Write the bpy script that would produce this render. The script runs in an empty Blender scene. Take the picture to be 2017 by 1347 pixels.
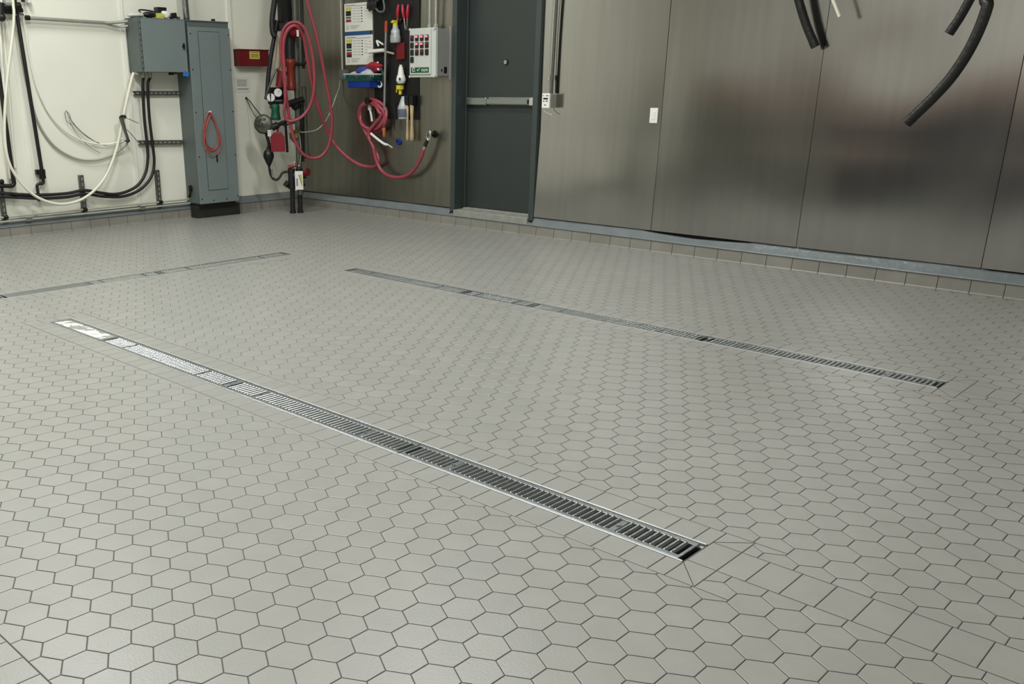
import bpy, bmesh, math, random
from mathutils import Vector, Matrix, noise
random.seed(7)
S = bpy.context.scene
COL = S.collection
R = math.radians
PI = math.pi

# ------------------------------------------------------------------ camera, world, lights, exposure
cam_d = bpy.data.cameras.new('camera')
cam = bpy.data.objects.new('camera', cam_d)
COL.objects.link(cam)
S.camera = cam
cam_d.sensor_fit = 'HORIZONTAL'
cam_d.sensor_width = 36.0
cam_d.lens = 32.7783
cam_d.shift_x = 0.107978          # the photograph is a crop of a wider frame
cam_d.shift_y = 0.062762
cam_d.clip_start = 0.05
rows = [[0.7018384, -0.2284199, 0.6747201], [0.7123267, 0.2299425, -0.6631116], [-0.003679, 0.9460184, 0.3240921]]
M = Matrix(rows).to_4x4()
M.translation = Vector((6.6238, -6.8067, 1.283))
cam.matrix_world = M

S.view_settings.view_transform = 'Standard'
S.view_settings.look = 'None'
S.view_settings.gamma = 1.0
S.view_settings.use_curve_mapping = False
S.view_settings.exposure = 0.0

W = bpy.data.worlds.new('world')
S.world = W
W.use_nodes = True
W.node_tree.nodes['Background'].inputs[0].default_value = (0.9, 1.0, 0.95, 1)
W.node_tree.nodes['Background'].inputs[1].default_value = 0.05


def lamp(name, loc, sx, sy, power, rot=(0, 0, 0), color=(0.995, 1.0, 0.99)):
    d = bpy.data.lights.new(name, 'AREA')
    d.shape = 'RECTANGLE'
    d.size, d.size_y = sx, sy
    d.energy = power
    d.color = color
    o = bpy.data.objects.new(name, d)
    o.location = loc
    o.rotation_euler = rot
    COL.objects.link(o)
    return o


lamp('ceiling_lamp', (-0.2, -4.0, 4.3), 1.25, 0.2, 94)
lamp('ceiling_lamp', (2.7, -4.6, 4.3), 1.25, 0.2, 118)
lamp('ceiling_lamp', (4.9, -6.4, 4.3), 1.25, 0.2, 120)
lamp('ceiling_lamp', (2.3, -2.1, 4.3), 1.25, 0.2, 95)


# ------------------------------------------------------------------ materials
def lin(h):
    if not isinstance(h, str):
        return tuple(h) + (1.0,)
    c = [int(h[i:i + 2], 16) / 255 for i in (0, 2, 4)]
    return tuple(x / 12.92 if x <= .04045 else ((x + .055) / 1.055) ** 2.4 for x in c) + (1.0,)


def mat(name, color, rough=0.5, metal=0.0, var=0.08, scale=6.0, bump=0.0, bscale=60.0, spec=0.5, stretch=None, emit=None):
    m = bpy.data.materials.new(name)
    m.use_nodes = True
    nt = m.node_tree
    b = nt.nodes['Principled BSDF']
    b.inputs['Roughness'].default_value = rough
    b.inputs['Metallic'].default_value = metal
    b.inputs['Specular IOR Level'].default_value = spec
    tc = nt.nodes.new('ShaderNodeTexCoord')
    src = tc.outputs['Object']
    if stretch:
        mp = nt.nodes.new('ShaderNodeMapping')
        mp.inputs['Scale'].default_value = stretch
        nt.links.new(src, mp.inputs[0])
        src = mp.outputs[0]
    n = nt.nodes.new('ShaderNodeTexNoise')
    n.inputs['Scale'].default_value = scale
    n.inputs['Detail'].default_value = 4
    nt.links.new(src, n.inputs['Vector'])
    c = lin(color)
    r = nt.nodes.new('ShaderNodeValToRGB')
    r.color_ramp.elements[0].position = .3
    r.color_ramp.elements[1].position = .7
    r.color_ramp.elements[0].color = tuple(x * (1 - var) for x in c[:3]) + (1,)
    r.color_ramp.elements[1].color = tuple(min(1, x * (1 + var)) for x in c[:3]) + (1,)
    nt.links.new(n.outputs['Fac'], r.inputs[0])
    nt.links.new(r.outputs[0], b.inputs['Base Color'])
    if emit:
        b.inputs['Emission Color'].default_value = c
        b.inputs['Emission Strength'].default_value = emit
    if bump:
        n2 = nt.nodes.new('ShaderNodeTexNoise')
        n2.inputs['Scale'].default_value = bscale
        nt.links.new(src, n2.inputs['Vector'])
        bp = nt.nodes.new('ShaderNodeBump')
        bp.inputs['Strength'].default_value = bump
        bp.inputs['Distance'].default_value = .01
        nt.links.new(n2.outputs['Fac'], bp.inputs['Height'])
        nt.links.new(bp.outputs[0], b.inputs['Normal'])
    return m


m_white_wall = mat('white_panel', 'eaeadb', .45, var=.03, scale=1.5)
m_white_trim = mat('white_trim', 'ececdf', .4, var=.03)
m_back_dark = mat('dark_gap', '12130f', .8)
m_cove = mat('cove_tile', '85837a', .4, var=.1, scale=5)
m_grout = mat('grout', '50504a', .9, var=.1, scale=30)
m_sealant = mat('grey_sealant', '727a7a', .35, var=.08, scale=8, bump=.3, bscale=25)
m_ceiling = mat('ceiling_paint', 'b9b9b0', .8)
m_far_wall = mat('far_wall_upper', 'eae8e0', .7)
m_reflect_dark = mat('far_reflect_dark', '393b3c', .6)  # this and the next two: tones added for the steel wall to reflect
m_reflect_grey = mat('far_reflect_grey', '7b7d74', .6)
m_reflect_band = mat('far_reflect_band', 'ad9486', .6)
m_steel_bright = mat('galvanised_steel', '8f9494', .36, .9, var=.12, scale=25)
m_steel_rail = mat('steel_rail', 'ebefed', .36, .9, var=.08, scale=20)
m_steel_bar = mat('steel_bar', 'b2b6b6', .28, .95, var=.08, scale=20)
m_steel_cover = mat('stainless_cover', 'e2e4e2', .17, 1.0, var=.1, scale=30, bump=.05, bscale=25)
nt_ = m_steel_cover.node_tree
n_ = nt_.nodes.new('ShaderNodeTexNoise')
n_.inputs['Scale'].default_value = 16
n_.inputs['Detail'].default_value = 5
nt_.links.new(nt_.nodes['Texture Coordinate'].outputs['Object'], n_.inputs['Vector'])
r_ = nt_.nodes.new('ShaderNodeMapRange')
r_.inputs['From Min'].default_value = .44
r_.inputs['From Max'].default_value = .56
r_.inputs['To Min'].default_value = .08
r_.inputs['To Max'].default_value = .75
nt_.links.new(n_.outputs['Fac'], r_.inputs['Value'])
nt_.links.new(r_.outputs[0], nt_.nodes['Principled BSDF'].inputs['Roughness'])
m_trough = mat('channel_dark', '15161a', .6)
m_black_rubber = mat('black_rubber', '151515', .45, bump=.3, bscale=90)
m_black_plastic = mat('black_plastic', '131414', .4)
m_black_pipe = mat('black_pipe', '161715', .45, bump=.2, bscale=40)
m_dark_metal = mat('dark_metal', '24261f', .45, .6, var=.3, scale=20)
m_grey_pipe = mat('grey_pipe', '5d6058', .4, .5, var=.2, scale=15)
m_galv = mat('galvanised_conduit', 'a9aba0', .4, .45, var=.1, scale=20)
m_lowpipe = mat('painted_conduit', 'a8a898', .45)
m_hose_shadow = mat('hose_shadow_grey', 'a9aa9d', .5)  # grey of the hose's soft wall shadow, given to a tube
m_white_cable = mat('white_cable', 'e4e4d0', .45, var=.04)
m_cream = mat('cream_pipe', 'b2a689', .5)
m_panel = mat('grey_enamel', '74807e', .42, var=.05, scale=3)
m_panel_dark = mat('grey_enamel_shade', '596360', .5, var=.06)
m_pedestal = mat('pedestal_black', '26261f', .7, var=.2)
m_door = mat('door_frame_paint', '39413f', .4, var=.06, scale=4)
m_brushed = mat('brushed_aluminium', '9aa09c', .3, .9, var=.06, stretch=(1, 1, 30))
m_red_hose = mat('red_hose', '98404a', .35, var=.1, scale=15)
m_red = mat('red_paint', '7c1420', .35, var=.1)
m_red_dark = mat('dark_red_paint', '6c1016', .4, var=.1)
m_orange_red = mat('orange_red_paint', '7c2614', .4, var=.12)
m_green = mat('green_paint', '0a4a36', .4, var=.15)
m_brass = mat('brass', '9a8a55', .35, .9, var=.2)
m_chrome = mat('chrome', 'cfd0cc', .15, 1.0, var=.1)
m_white = mat('white_plastic', 'e6e6de', .35, var=.03)
m_white_dial = mat('gauge_dial', 'cfcfcc', .35, var=.03)
m_paper = mat('paper', 'e2e2d8', .7, var=.03)
m_ink = mat('ink_grey', '8a8a85', .8)
m_ink_dark = mat('ink_black', '23231f', .8)
m_yellow = mat('yellow_plastic', 'd9c62c', .4, var=.08)
m_yellow_label = mat('yellow_label', 'c9c257', .6, var=.08)
m_magenta = mat('crimson_print', '98303f', .7)
m_blue_band = mat('blue_band', '1f4f80', .6)
m_blue = mat('blue_plastic', '0f3180', .4, var=.1)
m_tape = mat('blue_tape', '2a6fb8', .6)
m_teal = mat('teal_plastic', '1a5c50', .45, var=.1)
m_gun = mat('dark_green_plastic', '12231e', .45)
m_board = mat('black_board', '0c0d0c', .55)
m_wood = mat('pale_wood', 'b3a07a', .55, var=.12, scale=4, stretch=(30, 30, 3))
m_orange_wood = mat('orange_wood', 'b06a36', .5, var=.15, scale=4, stretch=(30, 30, 3))
m_pole = mat('grey_pole', '9a9c98', .35, .6)
m_orange = mat('orange_grip', 'b8442c', .45)
m_red_cord = mat('red_cord', 'ae5048', .4)
m_pink_red = mat('red_handle', 'b02038', .4)
m_ctrl = mat('control_grey', 'c3c8c0', .4, var=.03)
m_ctrl_side = mat('control_side', '8b8c86', .45, var=.04)
m_led = mat('red_lit_lens', (1.0, .22, .25), .3, emit=.55)
m_green_logo = mat('green_logo', '0f5030', .5)
m_bag = mat('clear_bag', 'c9c9c4', .25, var=.1, bump=.5, bscale=40)
m_spray_body = mat('clear_bottle', 'aeb4b4', .25, var=.08)
m_spray_label = mat('slate_label', '5a6074', .5, var=.08)
m_concrete = mat('threshold_concrete', '8f9088', .7, var=.15, scale=14)
m_gong = mat('gong_grey', '5a5b50', .45, .5, var=.35, scale=25)
m_rag_blue = mat('blue_rag', '2b4a94', .8, var=.2, bump=.4, bscale=40)
m_rag_red = mat('red_rag', '9a1d2c', .8, var=.2, bump=.4, bscale=40)
m_hose_black = mat('black_suction_hose', '1b1c1b', .38, bump=.25, bscale=50)
m_foil = mat('flexible_conduit', '9da2a2', .22, 1.0, var=.25, scale=30)


def floor_material():
    m = mat('hex_tile', '8f8f89', .36, var=.035, scale=9, bump=.06, bscale=140)
    nt = m.node_tree
    b = nt.nodes['Principled BSDF']
    ramp = b.inputs['Base Color'].links[0].from_socket
    g = nt.nodes.new('ShaderNodeNewGeometry')
    r = nt.nodes.new('ShaderNodeValToRGB')
    e = r.color_ramp.elements
    e[0].color = (.965, .968, .965, 1)
    e[1].color = (1.03, 1.028, 1.025, 1)
    nt.links.new(g.outputs['Random Per Island'], r.inputs[0])
    mx = nt.nodes.new('ShaderNodeMix')
    mx.data_type = 'RGBA'
    mx.blend_type = 'MULTIPLY'
    mx.inputs[0].default_value = 1
    nt.links.new(ramp, mx.inputs[6])
    nt.links.new(r.outputs[0], mx.inputs[7])
    nt.links.new(mx.outputs[2], b.inputs['Base Color'])
    return m


def steel_wall_material():
    m = mat('stainless_sheet', 'a4a3a0', .3, 1.0, var=.05, scale=2.0, stretch=(9, 9, .5))
    nt = m.node_tree
    b = nt.nodes['Principled BSDF']
    tc = nt.nodes.new('ShaderNodeTexCoord')
    n = nt.nodes.new('ShaderNodeTexNoise')
    n.inputs['Scale'].default_value = 1.3
    n.inputs['Detail'].default_value = 3
    nt.links.new(tc.outputs['Object'], n.inputs['Vector'])
    r = nt.nodes.new('ShaderNodeMapRange')
    r.inputs['To Min'].default_value = .11
    r.inputs['To Max'].default_value = .19
    nt.links.new(n.outputs['Fac'], r.inputs['Value'])
    nt.links.new(r.outputs[0], b.inputs['Roughness'])
    return m


m_steel_dull = mat('dull_stainless_sheet', '959389', .33, 1.0, var=.10, scale=2.0, stretch=(9, 9, .5))


def door_material():
    m = mat('door_leaf_paint', '303735', .42, var=.05, scale=3)
    nt = m.node_tree
    b = nt.nodes['Principled BSDF']
    ramp = b.inputs['Base Color'].links[0].from_socket
    tc = nt.nodes.new('ShaderNodeTexCoord')
    # a pale scuffed patch low down on the hinge side of the leaf
    mp = nt.nodes.new('ShaderNodeMapping')
    mp.vector_type = 'POINT'
    mp.inputs['Location'].default_value = (-.60 * 8.0, 0, -.235 * 14)
    mp.inputs['Scale'].default_value = (8.0, 0, 14)
    nt.links.new(tc.outputs['Object'], mp.inputs[0])
    ln = nt.nodes.new('ShaderNodeVectorMath')
    ln.operation = 'LENGTH'
    nt.links.new(mp.outputs[0], ln.inputs[0])
    n = nt.nodes.new('ShaderNodeTexNoise')
    n.inputs['Scale'].default_value = 38
    n.inputs['Detail'].default_value = 6
    nt.links.new(tc.outputs['Object'], n.inputs['Vector'])
    a = nt.nodes.new('ShaderNodeMath')
    a.operation = 'MULTIPLY_ADD'
    a.inputs[1].default_value = 1.4
    nt.links.new(n.outputs['Fac'], a.inputs[0])
    nt.links.new(ln.outputs['Value'], a.inputs[2])
    r = nt.nodes.new('ShaderNodeMapRange')
    r.inputs['From Min'].default_value = 1.7
    r.inputs['From Max'].default_value = 1.2
    r.inputs['To Max'].default_value = .5
    nt.links.new(a.outputs[0], r.inputs['Value'])
    mx = nt.nodes.new('ShaderNodeMix')
    mx.data_type = 'RGBA'
    nt.links.new(r.outputs[0], mx.inputs[0])
    nt.links.new(ramp, mx.inputs[6])
    mx.inputs[7].default_value = lin('8b9490')
    nt.links.new(mx.outputs[2], b.inputs['Base Color'])
    return m


m_tile = floor_material()
m_steel_wall = steel_wall_material()
m_leaf = door_material()


# ------------------------------------------------------------------ mesh helpers
ORG = {}


def V(*a):
    return Vector(a[0]) if len(a) == 1 else Vector(a)


def frame_of(d):
    d = d.normalized()
    a = Vector((0, 0, 1)) if abs(d.z) < .95 else Vector((1, 0, 0))
    x = d.cross(a).normalized()
    return x, x.cross(d).normalized()


def spline(pts, sub=8, closed=False):
    P = [Vector(q) for q in pts]
    n = len(P)
    out = []
    rng = range(n) if closed else range(n - 1)
    for i in rng:
        p1, p2 = P[i], P[(i + 1) % n]
        p0 = P[i - 1] if (i > 0 or closed) else p1 * 2 - p2
        p3 = P[(i + 2) % n] if (i + 2 < n or closed) else p2 * 2 - p1
        for k in range(sub):
            t = k / sub
            out.append(.5 * ((2 * p1) + (p2 - p0) * t + (2 * p0 - 5 * p1 + 4 * p2 - p3) * t * t + (3 * p1 - p0 - 3 * p2 + p3) * t ** 3))
    if not closed:
        out.append(P[-1])
    return out


class MB:
    def __init__(self):
        self.v, self.f, self.s, self.m = [], [], [], []
        self.mi = 0

    def add(self, verts, faces, smooth=False):
        o = len(self.v)
        self.v += [Vector(q) for q in verts]
        for f in faces:
            self.f.append([i + o for i in f])
            self.s.append(smooth)
            self.m.append(self.mi)
        return self

    def box(self, a, b, rot=None, piv=None):
        x0, y0, z0 = [min(a[i], b[i]) for i in range(3)]
        x1, y1, z1 = [max(a[i], b[i]) for i in range(3)]
        vs = [Vector(q) for q in ((x0, y0, z0), (x1, y0, z0), (x1, y1, z0), (x0, y1, z0), (x0, y0, z1), (x1, y0, z1), (x1, y1, z1), (x0, y1, z1))]
        if rot is not None:
            c = Vector(piv) if piv is not None else (Vector(a) + Vector(b)) / 2
            vs = [rot @ (q - c) + c for q in vs]
        return self.add(vs, [(0, 3, 2, 1), (4, 5, 6, 7), (0, 1, 5, 4), (1, 2, 6, 5), (2, 3, 7, 6), (3, 0, 4, 7)])

    def cyl(self, p0, p1, r0, r1=None, n=16, caps=True):
        p0, p1 = Vector(p0), Vector(p1)
        r1 = r0 if r1 is None else r1
        x, y = frame_of(p1 - p0)
        ring = lambda p, r: [p + x * (r * math.cos(2 * PI * i / n)) + y * (r * math.sin(2 * PI * i / n)) for i in range(n)]
        a, b = ring(p0, r0), ring(p1, r1)
        self.add(a + b, [(i, (i + 1) % n, n + (i + 1) % n, n + i) for i in range(n)], True)
        if caps:
            self.add(a, [list(range(n))[::-1]])
            self.add(b, [list(range(n))])
        return self

    def lathe(self, p0, axis, prof, n=20):
        """prof: (distance along axis, radius) pairs"""
        p0, axis = Vector(p0), Vector(axis).normalized()
        x, y = frame_of(axis)
        vs = []
        for t, r in prof:
            r = max(r, 1e-4)
            vs += [p0 + axis * t + x * (r * math.cos(2 * PI * i / n)) + y * (r * math.sin(2 * PI * i / n)) for i in range(n)]
        fs = []
        for k in range(len(prof) - 1):
            fs += [(k * n + i, k * n + (i + 1) % n, (k + 1) * n + (i + 1) % n, (k + 1) * n + i) for i in range(n)]
        fs += [list(range(n))[::-1], [(len(prof) - 1) * n + i for i in range(n)]]
        return self.add(vs, fs, True)

    def tube(self, pts, r, n=10, sub=8, closed=False, caps=True, raw=False):
        P = [Vector(q) for q in pts] if raw else spline(pts, sub, closed)
        m = len(P)
        vs = []
        t = (P[1] - P[0]).normalized()
        x, y = frame_of(t)
        for i, p in enumerate(P):
            a = P[i - 1] if (i > 0 or closed) else p
            b = P[(i + 1) % m] if (i < m - 1 or closed) else p
            t2 = (b - a).normalized() if (b - a).length > 1e-9 else t
            q = t.rotation_difference(t2)
            x = q @ x
            t = t2
            x = (x - t * x.dot(t)).normalized()
            y = t.cross(x)
            rr = r(i / (m - 1)) if callable(r) else r
            vs += [p + x * (rr * math.cos(2 * PI * k / n)) + y * (rr * math.sin(2 * PI * k / n)) for k in range(n)]
        fs = []
        for i in range(m if closed else m - 1):
            j = (i + 1) % m
            fs += [(i * n + k, i * n + (k + 1) % n, j * n + (k + 1) % n, j * n + k) for k in range(n)]
        self.add(vs, fs, True)
        if caps and not closed:
            self.add(vs[:n], [list(range(n))[::-1]])
            self.add(vs[-n:], [list(range(n))])
        return self

    def prism(self, poly, vec):
        n = len(poly)
        a = [Vector(q) for q in poly]
        b = [q + Vector(vec) for q in a]
        return self.add(a + b, [list(range(n))[::-1], [n + i for i in range(n)]] + [(i, (i + 1) % n, n + (i + 1) % n, n + i) for i in range(n)])

    def ball(self, c, r, n=14, k=9):
        c = Vector(c)
        r = Vector(r) if hasattr(r, '__len__') else Vector((r, r, r))
        vs = [c + Vector((0, 0, -r.z))]
        for i in range(1, k):
            a = -PI / 2 + PI * i / k
            vs += [c + Vector((r.x * math.cos(a) * math.cos(2 * PI * j / n), r.y * math.cos(a) * math.sin(2 * PI * j / n), r.z * math.sin(a))) for j in range(n)]
        vs.append(c + Vector((0, 0, r.z)))
        fs = [(0, 1 + (j + 1) % n, 1 + j) for j in range(n)]
        for i in range(k - 2):
            fs += [(1 + i * n + j, 1 + i * n + (j + 1) % n, 1 + (i + 1) * n + (j + 1) % n, 1 + (i + 1) * n + j) for j in range(n)]
        L = len(vs) - 1
        fs += [(1 + (k - 2) * n + j, 1 + (k - 2) * n + (j + 1) % n, L) for j in range(n)]
        return self.add(vs, fs, True)

    def crumple(self, amp, scale=30.0):
        self.v = [q + noise.noise_vector(q * scale) * amp for q in self.v]
        return self

    def build(self, name, mats, parent=None, loc=None, bevel=0.0, seg=2, label=None):
        if not isinstance(mats, (list, tuple)):
            mats = [mats]
        if parent is not None:
            org = ORG[parent.name]
        else:
            if loc is None:
                xs = [q.x for q in self.v]
                ys = [q.y for q in self.v]
                loc = ((min(xs) + max(xs)) / 2, (min(ys) + max(ys)) / 2, min(q.z for q in self.v))
            org = Vector(loc)
        me = bpy.data.meshes.new(name)
        me.from_pydata([tuple(q - org) for q in self.v], [], self.f)
        for m in mats:
            me.materials.append(m)
        me.polygons.foreach_set('use_smooth', self.s)
        me.polygons.foreach_set('material_index', self.m)
        me.update()
        o = bpy.data.objects.new(name, me)
        COL.objects.link(o)
        if parent is not None:
            o.parent = parent
        else:
            o.location = org
        ORG[o.name] = org
        if bevel:
            md = o.modifiers.new('bevel', 'BEVEL')
            md.width = bevel
            md.segments = seg
            md.limit_method = 'ANGLE'
            md.angle_limit = R(40)
        if label:
            o['label'] = label
        return o


def tag(o, label=None, cat=None, group=None, kind=None):
    for k, v in (('label', label), ('category', cat), ('group', group), ('kind', kind)):
        if v:
            o[k] = v
    return o


def thing(name, loc, label=None, cat=None, group=None, kind=None):
    o = bpy.data.objects.new(name, None)
    o.empty_display_size = .1
    o.location = loc
    COL.objects.link(o)
    ORG[o.name] = Vector(loc)
    return tag(o, label, cat, group, kind)


def text_mesh(mb, body, origin, xdir, zdir, height, depth=.001):
    """lettering as mesh faces standing on a surface"""
    cu = bpy.data.curves.new('lettering', 'FONT')
    cu.body = body
    cu.size = 1.0
    ob = bpy.data.objects.new('lettering', cu)
    COL.objects.link(ob)
    dg = bpy.context.evaluated_depsgraph_get()
    me = ob.evaluated_get(dg).to_mesh()
    xd, zd = Vector(xdir).normalized(), Vector(zdir).normalized()
    nd = xd.cross(zd)
    mb.add([Vector(origin) + xd * (q.co.x * height) + zd * (q.co.y * height) + nd * depth for q in me.vertices], [list(pl.vertices) for pl in me.polygons])
    ob.evaluated_get(dg).to_mesh_clear()
    bpy.data.objects.remove(ob)
    bpy.data.curves.remove(cu)


XL, YB = -2.0, 0.05          # faces of the left wall and of the steel wall
X1, Y1, ZC = 9.5, -8.6, 4.6   # far sides of the room and its ceiling

# ------------------------------------------------------------------ floor
HS = 0.060161                 # hexagon side
HO = (4.3934, -6.1130)        # one hexagon's centre
HT = 0.00593                  # how far the field is turned
STRIPS = [(1.335, -4.680, 5.588, -4.318), (5.588, -4.5554, 7.7, -4.4031), (1.335, -2.420, 5.570, -2.060),
          (5.570, -2.300, 7.7, -2.145), (0.355, -7.6, 0.722, -2.040), (-1.95, -6.265, 7.7, -6.112)]
HOLES = [(1.432, -4.575, 5.492, -4.428), (1.440, -2.3195, 5.474, -2.1755), (0.4625, -7.6, 0.6095, -2.135)]
FX0, FX1, FY0 = -1.951, 7.7, -7.6
floor = MB()


def clip(poly, a, b, c):
    """keep a*x+b*y<=c"""
    out = []
    n = len(poly)
    for i in range(n):
        p, q = poly[i], poly[(i + 1) % n]
        dp, dq = a * p[0] + b * p[1] - c, a * q[0] + b * q[1] - c
        if dp <= 0:
            out.append(p)
        if dp * dq < 0:
            t = dp / (dp - dq)
            out.append((p[0] + (q[0] - p[0]) * t, p[1] + (q[1] - p[1]) * t))
    return out


def inset(poly, d):
    out = list(poly)
    n = len(poly)
    for i in range(n):
        p, q = poly[i], poly[(i + 1) % n]
        ex, ey = q[0] - p[0], q[1] - p[1]
        L = math.hypot(ex, ey)
        if L < 1e-6:
            continue
        nx, ny = ey / L, -ex / L          # outward for a counter-clockwise polygon
        out = clip(out, nx, ny, nx * p[0] + ny * p[1] - d)
        if len(out) < 3:
            return []
    return out


def area(poly):
    return .5 * sum(poly[i][0] * poly[(i + 1) % len(poly)][1] - poly[(i + 1) % len(poly)][0] * poly[i][1] for i in range(len(poly)))


def tile(poly, g=.0013):
    if len(poly) < 3 or area(poly) < 1.2e-4:
        return
    a = inset(poly, g)
    b = inset(poly, g + .0016)
    if len(a) < 3 or len(b) < 3 or area(b) < 5e-5:
        return
    floor.mi = 0
    if len(a) == len(b):
        n = len(a)
        floor.add([(q[0], q[1], -.0007) for q in a] + [(q[0], q[1], 0) for q in b], [list(range(n, 2 * n))] + [(i, (i + 1) % n, n + (i + 1) % n, n + i) for i in range(n)])
    else:
        floor.add([(q[0], q[1], 0) for q in b], [list(range(len(b)))])


def minus(poly, r):
    x0, y0, x1, y1 = r
    if max(q[0] for q in poly) <= x0 or min(q[0] for q in poly) >= x1 or max(q[1] for q in poly) <= y0 or min(q[1] for q in poly) >= y1:
        return [poly]
    top = clip(poly, 0, -1, -y1)
    bot = clip(poly, 0, 1, y0)
    mid = clip(clip(poly, 0, 1, y1), 0, -1, -y0)
    return [q for q in (top, bot, clip(mid, 1, 0, x0) if len(mid) > 2 else [], clip(mid, -1, 0, -x1) if len(mid) > 2 else []) if len(q) > 2]


w = HS * math.sqrt(3)
ct, st = math.cos(HT), math.sin(HT)
hexa = [(HS * math.cos(R(90 + 60 * k)), HS * math.sin(R(90 + 60 * k))) for k in range(6)]
for j in range(-20, 75):
    for i in range(-100, 60):
        lx, ly = i * w + j * w / 2, j * 1.5 * HS
        cx, cy = HO[0] + lx * ct - ly * st, HO[1] + lx * st + ly * ct
        if not (FX0 - .07 < cx < FX1 + .07 and FY0 - .07 < cy < .07):
            continue
        poly = [(cx + a * ct - b * st, cy + a * st + b * ct) for a, b in hexa]
        for (a, b, c) in ((-1, 0, -FX0), (1, 0, FX1), (0, 1, 0.0), (0, -1, -FY0)):
            poly = clip(poly, a, b, c)
        pieces = [poly] if len(poly) > 2 else []
        for r in STRIPS:
            pieces = [q for pc in pieces for q in minus(pc, r)]
        for pc in pieces:
            tile(pc)
TP = .0945


def row_x(x0, x1, y0, y1, xj, p=TP):
    k = math.ceil((x0 - xj) / p - 1e-6)
    xs = [x0] + [xj + (k + i) * p for i in range(int((x1 - x0) / p) + 2) if x0 + .02 < xj + (k + i) * p < x1 - .005] + [x1]
    for a, b in zip(xs, xs[1:]):
        tile([(a, y0), (b, y0), (b, y1), (a, y1)])


def row_y(x0, x1, y0, y1, yj, p=TP):
    k = math.ceil((y0 - yj) / p - 1e-6)
    ys = [y0] + [yj + (k + i) * p for i in range(int((y1 - y0) / p) + 2) if y0 + .02 < yj + (k + i) * p < y1 - .005] + [y1]
    for a, b in zip(ys, ys[1:]):
        tile([(x0, a), (x1, a), (x1, b), (x0, b)])


for s, h, xj, sy0, sy1 in ((STRIPS[0], HOLES[0], 5.4435, -4.5554, -4.4031), (STRIPS[2], HOLES[1], 5.429, -2.300, -2.145)):
    xe = h[2] + .005
    row_x(h[0], xe, s[1], h[1], xj)
    row_x(h[0], xe, h[3], s[3], xj)
    tile([(xe, h[1]), (xe, s[1]), (s[2], s[1])])
    tile([(xe, h[1]), (s[2], s[1]), (s[2], sy0), (xe, sy0)])
    tile([(xe, sy0), (s[2], sy0), (s[2], sy1), (xe, sy1)])
    tile([(xe, sy1), (s[2], sy1), (s[2], s[3])])
    tile([(xe, sy1), (s[2], s[3]), (xe, s[3])])
    row_y(s[0], h[0], s[1], s[3], (s[1] + s[3]) / 2)
row_x(5.588, 7.7, -4.5554, -4.4031, 6.050)
row_x(5.570, 7.7, -2.300, -2.145, 5.570)
row_x(-1.951, 0.355, -6.265, -6.112, 4.7205)
row_x(0.722, 7.7, -6.265, -6.112, 4.7205)
row_y(STRIPS[4][0], HOLES[2][0], -7.6, -2.135, -2.135)
row_y(HOLES[2][2], STRIPS[4][2], -7.6, -2.135, -2.135)
row_x(STRIPS[4][0], STRIPS[4][2], -2.135, -2.040, .5363, .10)
# grout bed, open over the drains, and the plain floor out of the photograph's sight
xs = sorted({FX0, FX1} | {h[0] for h in HOLES} | {h[2] for h in HOLES})
ys = sorted({FY0, 0.0} | {h[1] for h in HOLES} | {h[3] for h in HOLES})
floor.mi = 1
for a, b in zip(xs, xs[1:]):
    for c, d in zip(ys, ys[1:]):
        if not any(h[0] < (a + b) / 2 < h[2] and h[1] < (c + d) / 2 < h[3] for h in HOLES):
            floor.add([(a, c, -.0022), (b, c, -.0022), (b, d, -.0022), (a, d, -.0022)], [(0, 1, 2, 3)])
floor.mi = 0
for a, b, c, d in ((FX1, X1, Y1, 0.0), (FX0, FX1, Y1, FY0)):
    floor.add([(a, c, -.001), (b, c, -.001), (b, d, -.001), (a, d, -.001)], [(0, 1, 2, 3)])
floor.mi = 1
floor.add([(XL, Y1, -.2), (X1, Y1, -.2), (X1, YB, -.2), (XL, YB, -.2)], [(0, 1, 2, 3)])
tag(floor.build('floor', [m_tile, m_grout], loc=(0, 0, 0)), kind='structure')

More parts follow.
